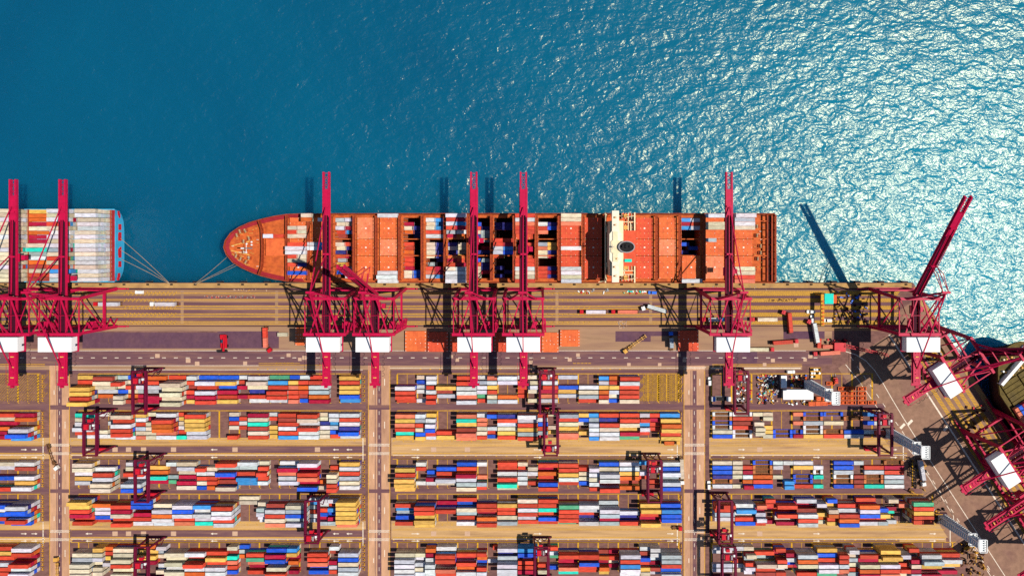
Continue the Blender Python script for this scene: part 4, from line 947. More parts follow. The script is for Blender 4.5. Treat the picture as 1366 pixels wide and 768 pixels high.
# boxes aboard: bay: 'row code[code] level' ; level d = on deck tier, h = hold (tier counted down)
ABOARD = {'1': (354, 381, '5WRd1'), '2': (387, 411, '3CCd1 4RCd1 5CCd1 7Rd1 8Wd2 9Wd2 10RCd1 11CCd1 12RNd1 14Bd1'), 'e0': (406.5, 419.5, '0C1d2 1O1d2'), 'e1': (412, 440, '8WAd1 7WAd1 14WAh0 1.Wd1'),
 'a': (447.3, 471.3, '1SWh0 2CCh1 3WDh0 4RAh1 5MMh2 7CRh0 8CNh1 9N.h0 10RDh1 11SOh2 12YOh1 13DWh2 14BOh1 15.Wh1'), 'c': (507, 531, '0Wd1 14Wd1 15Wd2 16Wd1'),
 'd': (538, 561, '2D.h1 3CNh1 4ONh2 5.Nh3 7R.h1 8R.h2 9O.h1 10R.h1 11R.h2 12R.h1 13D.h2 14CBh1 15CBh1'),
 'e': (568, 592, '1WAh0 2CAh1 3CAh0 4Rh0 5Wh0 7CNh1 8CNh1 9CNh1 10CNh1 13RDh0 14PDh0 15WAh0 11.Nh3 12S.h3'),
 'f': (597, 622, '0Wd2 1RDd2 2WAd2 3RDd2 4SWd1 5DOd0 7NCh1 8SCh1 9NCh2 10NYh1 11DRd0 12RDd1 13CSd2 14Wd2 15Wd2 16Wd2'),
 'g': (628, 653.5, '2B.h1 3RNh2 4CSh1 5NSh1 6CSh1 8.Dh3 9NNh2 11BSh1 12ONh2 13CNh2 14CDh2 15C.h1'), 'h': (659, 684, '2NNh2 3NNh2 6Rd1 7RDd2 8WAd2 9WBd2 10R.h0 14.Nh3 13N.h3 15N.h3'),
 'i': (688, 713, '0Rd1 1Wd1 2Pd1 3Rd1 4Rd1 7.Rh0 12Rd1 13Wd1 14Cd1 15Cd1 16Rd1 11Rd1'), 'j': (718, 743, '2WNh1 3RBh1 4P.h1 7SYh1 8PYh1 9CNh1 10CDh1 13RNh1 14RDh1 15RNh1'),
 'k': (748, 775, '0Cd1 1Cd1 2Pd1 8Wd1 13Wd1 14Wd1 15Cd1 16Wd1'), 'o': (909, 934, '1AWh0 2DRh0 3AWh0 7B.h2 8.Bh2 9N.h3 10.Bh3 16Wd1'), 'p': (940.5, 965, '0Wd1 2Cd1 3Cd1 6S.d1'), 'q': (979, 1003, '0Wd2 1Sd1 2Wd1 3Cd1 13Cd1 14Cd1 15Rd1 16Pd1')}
BORD = ['bow', '1', '2', 'bb', 'a', 'b', 'c', 'd', 'e', 'f', 'g', 'h', 'i', 'j', 'k', 'l', 'm', 'n', 'o', 'p', 'q']
import re
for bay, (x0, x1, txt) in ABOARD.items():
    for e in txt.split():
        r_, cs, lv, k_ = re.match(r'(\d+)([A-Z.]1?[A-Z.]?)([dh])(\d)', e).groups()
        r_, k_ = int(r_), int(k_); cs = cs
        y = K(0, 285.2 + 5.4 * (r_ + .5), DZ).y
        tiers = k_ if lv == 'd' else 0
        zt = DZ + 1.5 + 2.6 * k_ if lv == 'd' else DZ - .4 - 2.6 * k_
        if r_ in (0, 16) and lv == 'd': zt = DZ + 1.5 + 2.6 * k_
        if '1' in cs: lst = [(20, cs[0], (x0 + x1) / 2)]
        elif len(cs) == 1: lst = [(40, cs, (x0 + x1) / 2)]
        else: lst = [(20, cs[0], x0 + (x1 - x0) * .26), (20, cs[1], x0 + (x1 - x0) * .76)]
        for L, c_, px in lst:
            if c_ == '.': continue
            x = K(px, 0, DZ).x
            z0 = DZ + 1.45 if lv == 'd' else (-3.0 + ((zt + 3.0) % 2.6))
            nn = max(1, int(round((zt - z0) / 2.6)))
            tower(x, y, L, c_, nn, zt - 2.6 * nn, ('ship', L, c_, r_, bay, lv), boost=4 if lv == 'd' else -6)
# ------------------------------------------------------------------ the blue ship at the west end
bs = empty('container_ship', (0, 0, -4)); tag(bs, 'light blue container ship seen by its stern, stacked high with cream containers', 'ship', 'container ships')
bz = 9.0
ys = [279.8 + 95.2 * i / 16 for i in range(17)]
vs, fs = [], []
def hx_(y, lo):
    t_ = abs((y - 327.4) / 47.6)
    return (160.6 - 7.0 * t_ ** 5) if lo else (165.6 - 1.2 * t_ ** 6)
up = [P(hx_(y, 0), y) for y in ys]; dn = [P(hx_(y, 1), 327.4 + (y - 327.4) * .97) for y in ys]
ring_u = [P(-420, 279.8)] + up + [P(-420, 375)]; ring_d = [P(-420, 281)] + dn + [P(-420, 373.6)]
ring_u, ring_d = ring_u[::-1], ring_d[::-1]; n = len(ring_u)
mb = MB(); mb.add([(p.x, p.y, -4.6) for p in ring_d] + [(p.x, p.y, bz) for p in ring_u], [(i, (i + 1) % n, n + (i + 1) % n, n + i) for i in range(n)])
mb.add([(p.x, p.y, bz) for p in ring_u], [tuple(range(n))]); part(mb, 'hull', M['hullblue'], bs)
for y, hh, w_ in ((284, 1.2, 1.0), (288, 1.4, 1.4), (303, 1.8, 1.8), (312.5, 1.8, 1.2), (316.5, 2.2, 2.2), (331, 1.0, .8), (336, 2.2, 2.2), (340.5, 1.8, 1.4), (352, 1.8, 1.8), (367, 1.5, 1.4), (371.5, 1.0, .9)):
    p = P(hx_(y, .5), y); t_ = abs((y - 327.4) / 47.6)
    xx = P(163.9 - 1.2 * t_ ** 6 - (6 * t_ ** 5) * .5, y).x
    mb = MB(); mb.box(xx - 1, p.y - w_, 1.6, xx + .14, p.y + w_, 1.6 + hh * 1.7); part(mb, 'mooring_port', M['cab_red'], bs)
mb = MB()
for x in (157, 160, 163): 
    a, b_ = P(x, 281.5), P(x, 373); mb.bar((a.x, a.y, bz + 2.6), (b_.x, b_.y, bz + 2.6), .5, .5)
    for q in range(18): yy = a.y + (b_.y - a.y) * q / 17; mb.box(a.x - .25, yy - .2, bz, a.x + .25, yy + .2, bz + 2.5)
for q in range(18):
    a, b_ = P(156, 281.5 + q * 5.37), P(164, 281.5 + q * 5.37); mb.bar((a.x, a.y, bz + 1.6), (b_.x, b_.y, bz + 1.6), .3)
part(mb, 'lashing_bridge', M['lash'], bs)
a, b_ = P(156, 281), P(165, 374); mb = MB(); mb.box(a.x, b_.y, bz, b_.x, a.y, bz + .2); part(mb, 'aft_deck', M['hullred'], bs)
for c_ in (131, 96, 62): mb = MB(); a, b_ = P(c_ - 1.4, 281), P(c_ + 1.4, 374); mb.box(a.x, b_.y, bz, b_.x, a.y, bz + 7); part(mb, 'lashing_bridge', M['lash'], bs)
BB = {'first': (148.6, 'CWCWWCWCWWCWWCWCW', '66666666666666666', .55), 'second': (113.3, 'WCWRCWWCWSCRCRAWS', '66666566666666555', 0), 'third': (79, 'YOODCODDCTSWOMCRM', '33333333443333333', 0),
      'fourth': (49, 'CCWCCCWCCWCCCWCCC', '66666666666666666', 0), 'fifth': (13, 'CCCCWCCCCCCWCCCCC', '66666666666666666', 0)}
for nm, (cx, cs, ts, o) in BB.items():
    for r_ in range(17):
        y = 281.2 + 5.42 * (r_ + .5)
        dx = 0
        if nm == 'first': t_ = (6, 6, 5, 5, 5, 6, 6, 6, 6, 6, 6, 6, 6, 6, 5, 5, 5)[r_]
        else: t_ = int(ts[r_])
        p = P(cx, y); tower(p.x, p.y, 40, cs[r_], t_, bz + .6, ('blue ship', 40, cs[r_], r_, nm), boost=6, low=cs[r_] if nm == 'first' else 'C' if cs[r_] == 'C' else None)

# ------------------------------------------------------------------ the ship on the angled quay
os_ = empty('container_ship', (0, 0, -4)); tag(os_, 'container ship with olive foredeck at the angled quay, cut by the photo edge', 'ship', 'container ships')
oz = 14.0
oo = [i / 12 * 2 - 1 for i in range(13)]
rim = [Q(124 + 46 * abs(o) ** 2.3, 47.5 + 44.5 * o) for o in oo] + [Q(560, 92), Q(560, 3)]
low = [Q(134 + 60 * abs(o) ** 1.6, 47.5 + 41 * o) for o in oo] + [Q(560, 90), Q(560, 4)]
def ccw(a): return a if sum(a[i].x * a[(i + 1) % len(a)].y - a[(i + 1) % len(a)].x * a[i].y for i in range(len(a))) > 0 else a[::-1]
rim_, low_ = ccw(rim), ccw(low); n = len(rim_)
mb = MB(); mb.add([(p.x, p.y, -4.6) for p in low_] + [(p.x, p.y, oz) for p in rim_], [(i, (i + 1) % n, n + (i + 1) % n, n + i) for i in range(n)]); part(mb, 'hull', M['hold'], os_)
mb = MB(); mb.prism([(p.x, p.y) for p in rim_], oz - .5, oz - .02); part(mb, 'foredeck', M['olive'], os_)
mb = MB()
for i in range(n): a, b_ = rim_[i], rim_[(i + 1) % n]; mb.bar((a.x, a.y, oz + .6), (b_.x, b_.y, oz + .6), .5, 1.3)
part(mb, 'bulwark', M['olive'], os_)
mb = MB(); a, b_, c_ = Q(158, 9), Q(147, 47), Q(158, 86)
for u, v in ((a, b_), (b_, c_)): mb.bar((u.x, u.y, oz + 1.8), (v.x, v.y, oz + 1.8), 1.8, 3.6)
part(mb, 'breakwater', M['steelwhite'], os_)
for k in range(5):
    for j in range(3):
        mb = MB(); s0 = 161 + k * 6.6; n0 = 10 + j * 26
        q_ = [Q(s0, n0), Q(s0 + 5.8, n0), Q(s0 + 5.8, n0 + 24), Q(s0, n0 + 24)]; mb.prism([(p.x, p.y) for p in ccw(q_)], oz - .02, oz + .9); part(mb, 'hatch_cover', M['olive'], os_)
random.seed(5)
for k in range(60):
    p = Q(random.uniform(134, 157), random.uniform(22, 74)); mb = MB(); mb.box(p.x - .7, p.y - .5, oz - .05, p.x + .7, p.y + .5, oz + .15); mb.cyl((p.x, p.y, oz), (p.x, p.y, oz + 1.2), .5, .6, 8); part(mb, 'mooring_bitt', random.choice((M['gear'], M['house'], M['steelwhite'], M['gear'])), os_)
for k, code in enumerate('PBDPRPOWDRCPBRP'):
    for j in range(3):
        p = Q(206 + j * 29, 8 + k * 5.6)
        o = container((p.x, p.y, oz + 1), 40, (code, 'R', 'C')[j] if j else code, f"{CN[(code, 'R', 'C')[j] if j else code]} long container on the olive-decked ship, {ORD[k + 1]} row from the angled quay, {ORD[j + 1]} bay", rz=math.atan2(-QD.y, QD.x))

# ------------------------------------------------------------------ mooring lines
def sag(mbx, a, b_, w_, d_=1.2, n_=6):
    a, b_ = Vector(a), Vector(b_); pr = a
    for i in range(1, n_ + 1):
        t_ = i / n_; q = a.lerp(b_, t_); q.z -= d_ * 4 * t_ * (1 - t_); mbx.bar(pr, q, w_); pr = q
for (a, b_, lab) in (((166, 318, 4), (228, 379, .6), 'northernmost mooring line from the blue ship stern to the quay'), ((166, 333, 4), (228, 379, .6), 'middle mooring line from the blue ship stern to the quay'),
                     ((166, 345, 4), (228, 379, .6), 'mooring line from the blue ship stern lying closest to the quay'), ((313, 341, 9), (260, 379, .6), 'thin bow mooring line from the orange ship to the quay'),
                     ((322, 351, 9), (260, 379, .6), 'upper of two bow mooring lines ending beside the thin one'), ((325, 353, 9), (261, 379, .6), 'lower of two bow mooring lines of the orange ship')):
    mb = MB(); sag(mb, P(*a), P(*b_), .22); tag(mb.build('mooring_line', M['rope']), lab, 'rope', 'mooring lines')

# ------------------------------------------------------------------ hatch covers set down on the quay
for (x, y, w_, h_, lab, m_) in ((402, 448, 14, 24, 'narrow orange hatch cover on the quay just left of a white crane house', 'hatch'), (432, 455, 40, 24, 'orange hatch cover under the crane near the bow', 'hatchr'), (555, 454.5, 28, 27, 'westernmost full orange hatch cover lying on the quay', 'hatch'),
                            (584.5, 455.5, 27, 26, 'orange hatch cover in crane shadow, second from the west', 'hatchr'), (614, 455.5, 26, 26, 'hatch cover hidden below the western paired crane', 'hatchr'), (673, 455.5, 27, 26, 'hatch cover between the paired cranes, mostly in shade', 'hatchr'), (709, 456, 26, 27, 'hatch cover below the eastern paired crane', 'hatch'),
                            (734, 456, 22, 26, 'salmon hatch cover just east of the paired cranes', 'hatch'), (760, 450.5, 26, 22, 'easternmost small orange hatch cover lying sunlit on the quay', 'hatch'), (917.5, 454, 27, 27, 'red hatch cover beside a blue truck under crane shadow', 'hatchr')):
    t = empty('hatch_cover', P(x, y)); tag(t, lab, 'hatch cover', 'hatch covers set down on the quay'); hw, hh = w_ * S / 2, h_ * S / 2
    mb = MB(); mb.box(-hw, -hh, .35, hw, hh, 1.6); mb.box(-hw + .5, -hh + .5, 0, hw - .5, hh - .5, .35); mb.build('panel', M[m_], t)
    mb = MB()
    for q in range(1, 5): mb.box(-hw + 2 * hw * q / 5 - .06, -hh + .1, 1.6, -hw + 2 * hw * q / 5 + .06, hh - .1, 1.66)
    mb.build('stiffener', M[m_], t)
    mb = MB()
    for qx in range(5):
        for qy in range(6):
            if 0 < qx < 4 and (qx, qy) not in ((2, 2), (2, 3), (1, 3), (3, 2)): continue
            xx, yy = -hw + .5 + (2 * hw - 1) * qx / 4, -hh + .5 + (2 * hh - 1) * qy / 5; mb.box(xx - .22, yy - .22, 1.6, xx + .22, yy + .22, 1.82)
    mb.build('twistlock', M['white'], t)

# ------------------------------------------------------------------ vehicles
WHL = None
def wheel_obj(t, x, y, r_=.5, dbl=False):
    global WHL
    if WHL is None:
        mb = MB(); mb.cyl((0, -.18, 0), (0, .18, 0), .5, None, 10); o = mb.build('wheel', M['black']); WHL = o.data; bpy.data.objects.remove(o)
    o = bpy.data.objects.new('wheel', WHL); COL.objects.link(o); o.parent = t; o.location = (x, y, .5)
def truck(cx, cy, hd, cab, lab, boxes, tr=13.0, bend=0.0, trailer=True):
    """cx,cy: front of the cab (photo px); hd: degrees, world heading; boxes: list of (length, code, label)"""
    t = empty('truck', P(cx, cy), R(hd)); tag(t, lab, 'truck', 'port trucks')
    mb = MB(); mb.box(-2.3, -1.2, .8, -.1, 1.2, 2.9); mb.add([(-.1, -1.2, .8), (-.1, 1.2, .8), (-.1, 1.15, 1.9), (-.1, -1.15, 1.9)], [(0, 1, 2, 3)])
    mb.box(-2.1, -1.0, 2.9, -.9, 1.0, 3.15); cb = mb.build('cab', M[cab], t)
    mb = MB(); mb.box(-.1, -1.05, 1.9, -.02, 1.05, 2.7); mb.build('windscreen', M['glass'], cb)
    mb = MB(); mb.box(-6.3, -.45, .75, -.3, .45, 1.05); mb.box(-5.6, -1.0, 1.05, -4.0, 1.0, 1.2); mb.cyl((-3.2, -.9, .9), (-2.5, -.9, .9), .4, None, 8); mb.box(-2.9, .55, .7, -2.4, 1.15, 2.7); mb.build('chassis', M['chassis'], t)
    for sy in (-1, 1):
        for x in (-1.2, -4.6, -5.7): wheel_obj(t, x, sy * .98)
    if trailer:
        kp = Vector((-4.8, 0, 0)); ct, st_ = math.cos(R(bend)), math.sin(R(bend))
        e = empty('trailer', (kp.x, 0, 0), R(bend)); e.parent = t
        mb = MB()
        for sy in (-1, 1): mb.box(-tr + .7, sy * .55 - .12, 1.2, 1.0, sy * .55 + .12, 1.5)
        for x in (-tr + .9, -tr + 3.6, -6.3, -3.2, .5): mb.box(x - .15, -1.2, 1.22, x + .15, 1.2, 1.48)
        mb.build('frame', M['cab_yellow'] if cab == 'cab_yellow' else M['chassis'], e)
        for sy in (-1, 1):
            for x in (-tr + 1.6, -tr + 2.8): wheel_obj(e, x, sy * .98)
        base = Matrix.Translation(t.location) @ Matrix.Rotation(R(hd), 4, 'Z') @ Matrix.Translation(kp) @ Matrix.Rotation(R(bend), 4, 'Z')
        pos = .9
        for L, code, bl in boxes:
            c_ = base @ Vector((pos - LEN[L] / 2, 0, 1.5)); container(c_, L, code, bl, rz=R(hd + bend)); pos -= LEN[L] + .15
NT = 0
TR = [(203, 405, 180, 'cab_white', 'white truck with a white container on the open quay apron', [(40, 'W', 'white container on the lone white truck on the quay apron')], 0),
      (128, 405, 180, 'cab_red', 'truck with white container below the second western quay crane', [(40, 'W', 'white container carried below the second western quay crane')], 0),
      (773, 415.3, 180, 'cab_red', 'red truck carrying a bright white container, middle of the quay apron', [(40, 'W', 'bright white container on a red truck in the middle of the apron')], 0),
      (815, 415.3, 180, 'cab_red', 'red truck with salmon container following the one with the white container', [(40, 'P', 'salmon container on a red truck behind the bright white one')], 0),
      (855, 411.5, 200, 'cab_white', 'white truck jackknifed with a white container swinging behind', [(40, 'W', 'white container on the jackknifed white truck')], -36),
      (935, 425.3, 180, 'cab_red', 'red truck under the crane at the stern, white and blue load', [(20, 'W', 'short white container on the truck beneath the stern crane'), (20, 'A', 'short blue container on the truck beneath the stern crane')], 0),
      (1000, 425.3, 180, 'cab_red', 'red truck with cream container east of the stern crane', [(40, 'C', 'cream container on the red truck east of the stern crane')], 0),
      (1041, 415, 160, 'cab_red', 'red truck turning on the apron with a red container', [(40, 'R', 'red container on the turning truck, standing almost across the apron')], -65),
      (1075, 427, 150, 'cab_red', 'red-cab truck turning with a pale container beside the yellow gantry', [(40, 'W', 'pale container on the turning truck beside the yellow gantry')], -50),
      (1063, 454, 4, 'cab_red', 'red truck with a red container facing east behind the apron', [(40, 'R', 'red container on the truck facing east behind the apron')], 0),
      (1031, 465, 0, 'cab_red', 'red truck with cream container touching a white crane house', [(40, 'C', 'cream container on the truck touching a white crane house')], 0),
      (1083, 471, 184, 'cab_red', 'red truck with salmon container at the start of the bend', [(40, 'P', 'salmon container on the truck at the start of the bend')], 0),
      (363, 468.5, -52, 'cab_red', 'red-cab truck with two short red containers parked across the dark patch', [(20, 'P', 'short salmon container next to the cab of the truck across the dark patch'), (20, 'R', 'short red container at the tail of the truck across the dark patch')], -36),
      (831.5, 469, 216, 'cab_yellow', 'yellow truck with an empty skeletal trailer lying askew', [], 0),
      (80, 624.5, -50, 'cab_white', 'white truck with empty brown trailer turning into the west cross road', [], -22),
      (894, 441.5, 92, 'cab_blue', 'blue truck with a pale blue container parked beside the red hatch cover', [(20, 'S', 'pale container on the blue truck beside the red hatch cover')], 0),
      (906, 588.5, 0, 'cab_yellow', 'yellow truck with an orange flat load at the middle block runway', [(20, 'O', 'short orange container on the yellow truck at the runway')], 0),
      (692.5, 726.7, 0, 'cab_red', 'red truck with short red and cream containers beside the bottom strip', [(20, 'C', 'short cream container on the truck beside the bottom strip'), (20, 'R', 'short red container on the truck beside the bottom strip')], 0),
      (77.5, 741, 92, 'cab_yellow', 'truck with empty trailer driving along the west cross road at the bottom', [], 0),
      (1230, 646, -80, 'cab_white', 'white truck with white container beside black trailers east of the third strip', [(40, 'W', 'white container on the truck beside black trailers at strip end')], 0),
      (909, 644, -88, 'cab_white', 'truck with cream container parked along the third cross road', [(40, 'C', 'cream container parked along the third cross road')], 0),
      (909, 702.5, 0, 'cab_red', 'red tractor without a trailer stopped at the road stop bar', [], 0)]
for i, (x, y, hd, cab, lab, bx, bend) in enumerate(TR): truck(x, y, hd, cab, lab, bx, bend=bend, tr=13.2 if not bx or sum(b[0] for b in bx) > 25 else 8.0, trailer=i != len(TR) - 1)
p = P(378.5, 445.5); container((p.x, p.y, 0), 20, 'C', 'short cream container standing alone on the quay by the dark patch')
p = P(1091, 457); container((p.x, p.y, 0), 20, 'R', 'short red container standing crosswise beside the red truss at the bend', rz=R(88))
p = P(1102, 461.5); container((p.x, p.y, 0), 20, 'P', 'short salmon container lying along the red truss at the bend')
for (x, y, hd, lab) in ((1054, 495.3, 0, 'white van on the road by the east block repair yard'), (1081, 415.5, 180, 'white car on the apron, west of the yellow gantry'), (1082.5, 425.5, 95, 'white van parked along the yellow gantry'), (1103, 427, 180, 'white van in the shade east of the yellow gantry'),
                       (946, 508, 90, 'small red and white van parked at the edge of the third cross road'), (945, 646, 90, 'small white van at the edge of the third cross road further south'), (187, 389.5, 180, 'teal and white van on the quay edge east of the blue ship'), (870, 390, 178, 'small blue car on the quay edge near the stern')):
    t = empty('van', P(x, y), R(hd)); tag(t, lab, 'van', 'vans and cars')
    mb = MB(); mb.prism([(-2.6, -1), (2.5, -1), (2.7, 0), (2.5, 1), (-2.6, 1)], .45, 1.1); mb.prism([(-2.5, -.95), (1.2, -.95), (1.2, .95), (-2.5, .95)], 1.1, 2.1, None, [(-2.3, -.8), (.6, -.8), (.6, .8), (-2.3, .8)])
    mb.build('body', M['cab_white'] if 'white' in lab else M['cab_blue'], t)
    mb = MB(); mb.add([(1.23, -.88, 1.12), (1.23, .88, 1.12), (.66, .75, 2.04), (.66, -.75, 2.04)], [(0, 1, 2, 3)]); mb.build('windscreen', M['glass'], t)
    for sx in (-1.7, 1.7):
        for sy in (-1, 1): wheel_obj(t, sx, sy * .9)
# reach stacker on the dark patch
t = empty('reach_stacker', P(300, 455), R(-88)); tag(t, 'red reach stacker with its boom lowered on the dark asphalt patch', 'reach stacker')
mb = MB(); mb.box(-4, -1.9, .8, 4, 1.9, 1.9); mb.box(-4.4, -1.7, 1.9, -2.2, 1.7, 2.8); mb.build('body', M['cab_red'], t)
mb = MB(); mb.box(-1.4, -.9, 1.9, .6, .9, 3.6); mb.build('cab', M['glass'], t)
mb = MB(); mb.bar((-3.4, 1.2, 3.2), (5.6, 1.2, 5.0), .9, 1.1); mb.bar((0, 1.2, 2), (2.6, 1.2, 4.2), .4); mb.build('boom', M['cab_red'], t)
mb = MB(); mb.box(5.2, -3.2, 3.4, 6.4, 3.2, 4.0); mb.box(5.5, .8, 4, 6.1, 1.6, 5.2); mb.build('spreader', M['black'], t)
for sx in (-2.8, 2.8):
    for sy in (-1, 1):
        mb = MB(); mb.cyl((sx, sy * 1.9 - .35, .85), (sx, sy * 1.9 + .35, .85), .85, None, 12); mb.build('wheel', M['black'], t)

# ------------------------------------------------------------------ light masts
for (x, y, lab, nb) in ((1077, 511.6, 'white lattice light mast leaning over the repair yard roofs', 1), (1185.6, 577, 'white lattice light mast standing at the end of the second strip', 1), (1255, 690, 'white lattice light mast standing at the end of the fourth strip', 1)):
    t = empty('light_mast', P(x, y)); tag(t, lab, 'light mast', 'lattice light masts'); hh = 39.5; b0, b1 = 2.3, 1.7
    mb = MB()
    for sx in (-1, 1):
        for sy in (-1, 1): mb.bar((sx * b0, sy * b0, 0), (sx * b1, sy * b1, hh), .5)
    mb.build('corner_post', M['steelwhite'], t)
    mb = MB(); kk = 22
    for i in range(kk):
        za, zb = hh * i / kk, hh * (i + 1) / kk; wa, wb = b0 + (b1 - b0) * i / kk, b0 + (b1 - b0) * (i + 1) / kk
        for (ax, ay), (bx, by) in (((-1, -1), (1, -1)), ((1, -1), (1, 1)), ((1, 1), (-1, 1)), ((-1, 1), (-1, -1))):
            mb.bar((ax * wa, ay * wa, za), (bx * wb, by * wb, zb), .34); mb.bar((bx * wa, by * wa, za), (ax * wb, ay * wb, zb), .3); mb.bar((ax * wb, ay * wb, zb), (bx * wb, by * wb, zb), .9, .3)
    mb.build('bracing', M['steelwhite'], t)
    for z_, dx in ((31.0, -.2), (39.5, .2)):
        mb = MB(); mb.box(-2.1 + dx, -3.6, z_, 2.1 + dx, 3.6, z_ + .35)
        for a, b_, c_, d_ in ((-2.1, -3.6, 2.1, -3.6), (2.1, -3.6, 2.1, 3.6), (2.1, 3.6, -2.1, 3.6), (-2.1, 3.6, -2.1, -3.6)): mb.bar((a + dx, b_, z_ + 1.3), (c_ + dx, d_, z_ + 1.3), .3)
        pf = mb.build('platform', M['steelwhite'], t)
        mb = MB()
        for q in range(5): mb.cbox((dx + .9, -2.6 + q * 1.3, z_ + .9), (.6, .7, .6))
        tag(mb.build('floodlight', M['steelwhite'], pf), kind='stuff')
    mb = MB(); mb.box(-3.4, -3.4, 0, 3.4, 3.4, 1.1); mb.build('footing', M['groove'], t)

# ------------------------------------------------------------------ repair yard, spreaders, frames in the east block
for (x, y, lab) in ((1053, 524.3, 'western of two white flat-roofed sheds in the repair yard'), (1073, 524.3, 'eastern of two white flat-roofed sheds in the repair yard')):
    t = empty('shed', P(x - 1.2, y)); tag(t, lab, 'shed', 'repair yard sheds')
    mb = MB(); mb.box(-4.5, -2.9, 0, 4.5, 2.9, 3.6); wl_ = mb.build('wall', M['grey'], t)
    mb = MB(); mb.box(-4.7, -3.1, 3.6, 4.7, 3.1, 3.85); mb.box(-4.7, -3.1, 3.85, -2.0 if 'west' in lab else -4.0, 3.1, 3.9); mb.build('roof', M['roofwhite'], t)
    mb = MB(); mb.box(-1, 2.9, .05, 1, 2.96, 2.6); mb.build('door', M['cab_blue'], t)
t = empty('shed', P(1043.2, 507.7)); tag(t, 'narrow pale blue-grey shed north of the two white sheds', 'shed', 'repair yard sheds')
mb = MB(); mb.box(-1.6, -3.7, 0, 1.6, 3.7, 3.2); mb.build('wall', M['grey'], t); mb = MB(); mb.box(-1.75, -3.85, 3.2, 1.75, 3.85, 3.4)
for q in range(6): mb.box(-1.75, -3.3 + q * 1.3, 3.4, 1.75, -3.15 + q * 1.3, 3.46)
mb.build('roof', M['steelwhite'], t)
sp = []
for i, x in enumerate((1124.3, 1136.5, 1150.5)):
    for j, y in enumerate((518.5, 524.8, 531, 537)): sp.append((x / 1, y))
sp += [(1164, 537), (1108.5, 530.5), (1108.5, 537), (1108.5, 511.5)]
mb = MB()
for sy in (-1, 1): mb.box(-2.4, sy * 1.0 - .17, .2, 2.4, sy * 1.0 + .17, .75)
for x in (-2.3, -1.0, 1.0, 2.3): mb.box(x - .2, -1.0, .25, x + .2, 1.0, .7)
mb.box(-.7, -.6, .5, .7, .6, 1.2); sfr = mb.build('frame', M['orange'])
ends = []
for sx in (-1, 1): mb = MB(); mb.box(sx * 2.4 - .22, -1.15, 0, sx * 2.4 + .22, 1.15, 1.0); ends.append(mb.build('end_beam', M['hatch']))
SPR = ['northernmost', 'second', 'third', 'southernmost']
for i, (x, y) in enumerate(sp):
    f = 1.0; gx, gy = NX + (x - NX) / 1.003, NY + (y - NY) / 1.003
    t = empty('spreader', P(gx, gy), R(random.uniform(-1, 1)))
    lab = (f"orange spreader frame in the {('west', 'middle', 'east')[i // 4]} column of the yard, {SPR[i % 4]} of four" if i < 12 else
           ('orange spreader frame standing alone at the road end', 'orange spreader frame beneath the light mast platforms', 'pale orange spreader frame beside the orange boxes', 'orange spreader frame just north of the light mast platforms')[i - 12])
    tag(t, lab, 'spreader', 'orange spreader frames')
    for src in (sfr, *ends):
        c_ = src if i == 0 else src.copy()
        if i: COL.objects.link(c_)
        c_.parent = t
t = empty('forklift', P(1113.5, 506), R(100)); tag(t, 'red forklift truck parked just north of the spreader frames', 'forklift')
mb = MB(); mb.box(-2, -1.2, .5, 1.6, 1.2, 1.6); mb.box(-2.2, -1.0, 1.6, -.9, 1.0, 2.3); mb.build('body', M['hatchr'], t)
mb = MB(); mb.box(-.6, -.9, 1.6, .9, .9, 3.0); mb.build('cab', M['cab_red'], t)
for sy in (-.8, .8): mb = MB(); mb.bar((1.8, sy, .3), (1.8, sy, 3.4), .3); mb.bar((1.9, sy, .35), (3.6, sy, .35), .3, .15); mb.build('mast', M['grey'], t)
for sx in (-1.2, 1.0):
    for sy in (-1, 1): wheel_obj(t, sx, sy * 1.05)
for k, (x, y) in enumerate(((1081, 537.5), (1091.5, 530.8), (1098, 537), (1090, 537.2), (1097.5, 530.6))):
    t = empty('orange_box', P(x, y)); tag(t, ['orange metal box standing west of the other orange boxes', 'orange metal box nearest the white shed', 'orange metal box in the south row at its east end', 'orange metal box in the middle of the south row', 'orange metal box in the north row at its east end'][k], 'metal box', 'orange metal boxes')
    mb = MB(); mb.box(-1.9, -1.3, 0, 1.9, 1.3, 2.2); mb.build('body', M['hatch'], t); mb = MB(); mb.box(-.7, -.25, 2.2, .7, .25, 2.4); mb.box(-1.6, -1.1, 2.2, -1.2, 1.1, 2.3); mb.box(1.2, -1.1, 2.2, 1.6, 1.1, 2.3); mb.build('lid', M['hatchr'], t)
random.seed(21)
mb = MB()
def clutter(mbx, x0, y0, x1, y1, n_, mats, zmax=1.8, q=1.0):
    for k in range(n_):
        p = P(random.uniform(x0, x1), random.uniform(y0, y1)); mbx.cbox((p.x, p.y, random.uniform(.15, zmax) / 2), (random.uniform(.5, 1.9) * q, random.uniform(.3, 1.2) * q, random.uniform(.2, zmax)), M[random.choice(mats)], random.uniform(0, 3.1))
clutter(mb, 1010, 500, 1037, 538, 120, ['grey', 'grey', 'slab', 'cab_red', 'teal', 'gear', 'chassis', 'chassis', 'cab_blue', 'hold', 'gear', 'grey', 'steelwhite'])
clutter(mb, 982, 505, 1002, 538, 50, ['grey', 'steelwhite', 'cab_red', 'chassis', 'black', 'hold'])
clutter(mb, 1054, 500, 1076, 516, 46, ['black', 'hold', 'chassis', 'gear', 'grey', 'cab_red', 'orange', 'steelwhite', 'cab_blue'], 2.2)
clutter(mb, 1046, 534, 1076, 540, 18, ['yel_steel', 'grey', 'steelwhite', 'chassis'])
clutter(mb, 1110, 388, 1158, 432, 70, ['black', 'hold', 'yel_steel', 'crane_dk', 'groove', 'cab_blue'], 2.2)
clutter(mb, 1100, 452, 1130, 462, 36, ['black', 'hold', 'crane_dk', 'cab_red'], 2)
clutter(mb, 1240, 678, 1258, 694, 30, ['yel_steel', 'black', 'chassis', 'grey'], 2.2)
